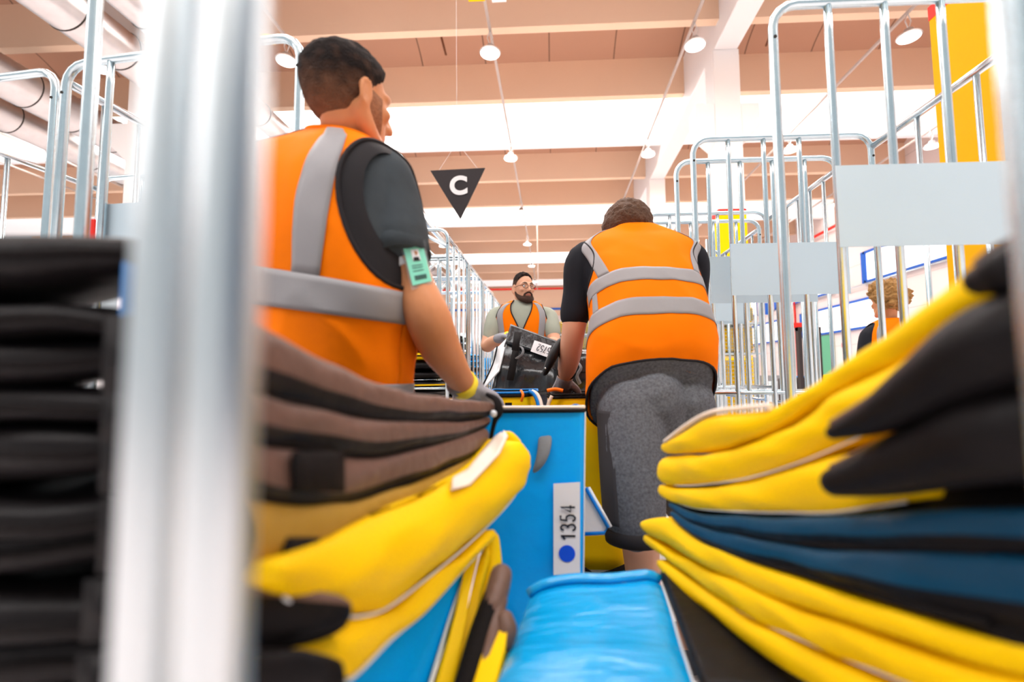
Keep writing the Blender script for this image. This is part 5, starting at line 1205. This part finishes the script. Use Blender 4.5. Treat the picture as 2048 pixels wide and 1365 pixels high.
for i, (xa, xb, c, lab) in enumerate(((1108, 1140, 'blue_bag', 'blue bag on the lower shelf beyond the bare forearm'), (1146, 1178, 'red_paint', 'small red box on the lower shelf beyond the bare forearm'))):
    a = P(xa, 712, 7.2); c_ = P(xb, 733, 7.2); pillow('storage_bag' if i == 0 else 'storage_box', lab, ((a.x+c_.x)/2, 7.3, (a.z+c_.z)/2), (c_.x-a.x)/2, .2, (a.z-c_.z)/2, c, n=6, amp=.002, cat='bag' if i == 0 else 'box')
# sloping walkway with black side and yellow nosings on the left far side
# stairway far left behind cages: dark stepped bags in cages rising
# posts, mast and pallets far right
def pallet(lab, x, y, w, h, m, zb=0.0, nb=3):
    t = thing('loaded_pallet', lab, 'pallet', (x, y, zb))
    g = M()
    for i in (-1, 0, 1): g.box((x+i*w*.42-.05, y-.4, 0), (x+i*w*.42+.05, y+.4, .1))
    for i in range(5): g.box((x-w/2, y-.4+i*.175, .1), (x+w/2, y-.28+i*.175, .125))
    g.build('pallet', 'wood', t)
    for i in range(nb):
        g = M(); g.box((x-w/2+.03, y-.36, .13+h*i/nb), (x+w/2-.03, y+.36, .13+h*(i+1)/nb-.02)); g.build('load', m, t, bevel=.02)
fl = lambda px, Y: P(px, 760, Y).x
for i, (px, Y, w, h, m, lab) in enumerate(((1530, 17.5, 1.1, .9, 'steel_deck', 'grey crates on a pallet, far right behind the bars'), (1568, 16, 1.0, .7, 'zinc_plate', 'light grey crates on a pallet, beside the dark grey ones'), (1600, 20, .8, .85, 'blue_bag', 'blue load on a pallet near the green door'),
                                           (1650, 18, 1.0, .9, 'yellow_far', 'yellow load on a pallet near the green door'), (1672, 21, 1.0, .8, 'black_bag', 'black load on a pallet under the lower windows'), (1850, 13, 1.2, 1.0, 'wood', 'brown load on a pallet by the red riser pipe'))):
    pallet(lab, fl(px, Y), Y, w, h, m)
t = thing('fork_truck', 'dark lift truck mast standing before the right wall windows', 'truck', (fl(1622, 13), 13, 0))
x = fl(1622, 13)
for s_ in (-1, 1): g = M(); g.box((x+s_*.25-.05, 12.95, .05), (x+s_*.25+.05, 13.1, 2.3)); g.build('mast', 'sign_black', t)
g = M(); g.box((x-.35, 13.1, .15), (x+.35, 14.2, .95)); g.build('truck_body', 'sign_black', t, bevel=.08)
g = M(); g.box((x-.28, 12.1, .06), (x-.16, 13.0, .10)); g.box((x+.16, 12.1, .06), (x+.28, 13.0, .10)); g.build('fork', 'steel_deck', t)
g = M(); g.box((x-.3, 12.94, 2.2), (x+.3, 13.12, 2.3)); g.build('mast_bar', 'sign_black', t)
for yy in (13.3, 14.0):
    g = M(); g.tube([(x-.36, yy, .16), (x+.36, yy, .16)], .16, 20); g.build('wheel', 'rubber', t, smooth=True)
def sign(lab, px, py, Y, w, h, m):
    p = P(px, py, Y); g = M(); g.box((p.x-w/2, Y, p.z-h/2), (p.x+w/2, Y+.03, p.z+h/2)); tag(g.build('wall_sign', m), lab, 'sign')
sign('small red sign right of the yellow crates', 1595, 651, 20, .6, .22, 'red_paint')
sign('blue sign above the middle distance, right of the plates', 1535, 618, 20, .2, .5, 'blue_paint')
sign('small red fire sign on the right wall by the green door', 1688, 691, 20, .15, .18, 'red_paint')
# low white partition and far grey machines
for i, (px, Y, w, h, m, lab) in enumerate(((1255, 30, 5, 2.6, 'zinc_plate', 'grey machine housing far behind the leaning worker'), (1480, 30, 1.6, 2.2, 'white_paint', 'white machine housing far behind the right cages'), (940, 24, 3.5, 2.0, 'blue_bag', 'blue bags heap far beyond the left cages'), (800, 20, 5, 2.2, 'zinc_plate', 'grey machine housing far left beyond the cages'), (300, 16, 8, 2.5, 'zinc_plate', 'long grey housing at far left under the ducts'))):
    t = thing('machine_housing', lab, 'machine', (fl(px, Y), Y, 0)); x = fl(px, Y)
    g = M(); g.box((x-w/2, Y, .1), (x+w/2, Y+1.5, h)); g.build('housing_body', m, t, bevel=.05)
    g = M(); g.box((x-w/2+.1, Y+.1, 0), (x+w/2-.1, Y+1.4, .1)); g.build('plinth', 'sign_black', t)
    g = M(); g.box((x-w*.3, Y-.02, .5), (x+w*.05, Y, h-.4)); g.build('access_panel', 'white_beam', t)
# sloping galvanised conveyor frame rising to the left behind the worker's arm
t = thing('conveyor_frame', 'galvanised sloping lattice frame above the left cages', 'frame', (P(870, 600, 6).x, 6, 0))
for (a, b_, r) in (((846, 440, 5.5), (985, 590, 9), .03), ((850, 500, 5.5), (985, 610, 9), .03), ((850, 470, 5.4), (905, 500, 5.4), .02), ((850, 560, 5.5), (960, 570, 8), .02), ((905, 500, 6.2), (855, 540, 5.6), .02), ((930, 525, 6.9), (880, 580, 6), .02), ((955, 560, 7.8), (905, 600, 6.6), .02)):
    g = M(); g.tube([P(*a), P(*b_)], r, 8); g.build('frame_tube', 'zinc', t, smooth=True)
for a in ((850, 470, 5.5), (905, 510, 6.4), (960, 565, 8)):
    q = P(*a); g = M(); g.tube([q, (q.x, q.y, 0)], .03, 8); g.build('frame_leg', 'zinc', t, smooth=True)
for o in SC.objects:
    if '_o' in o: del o['_o']
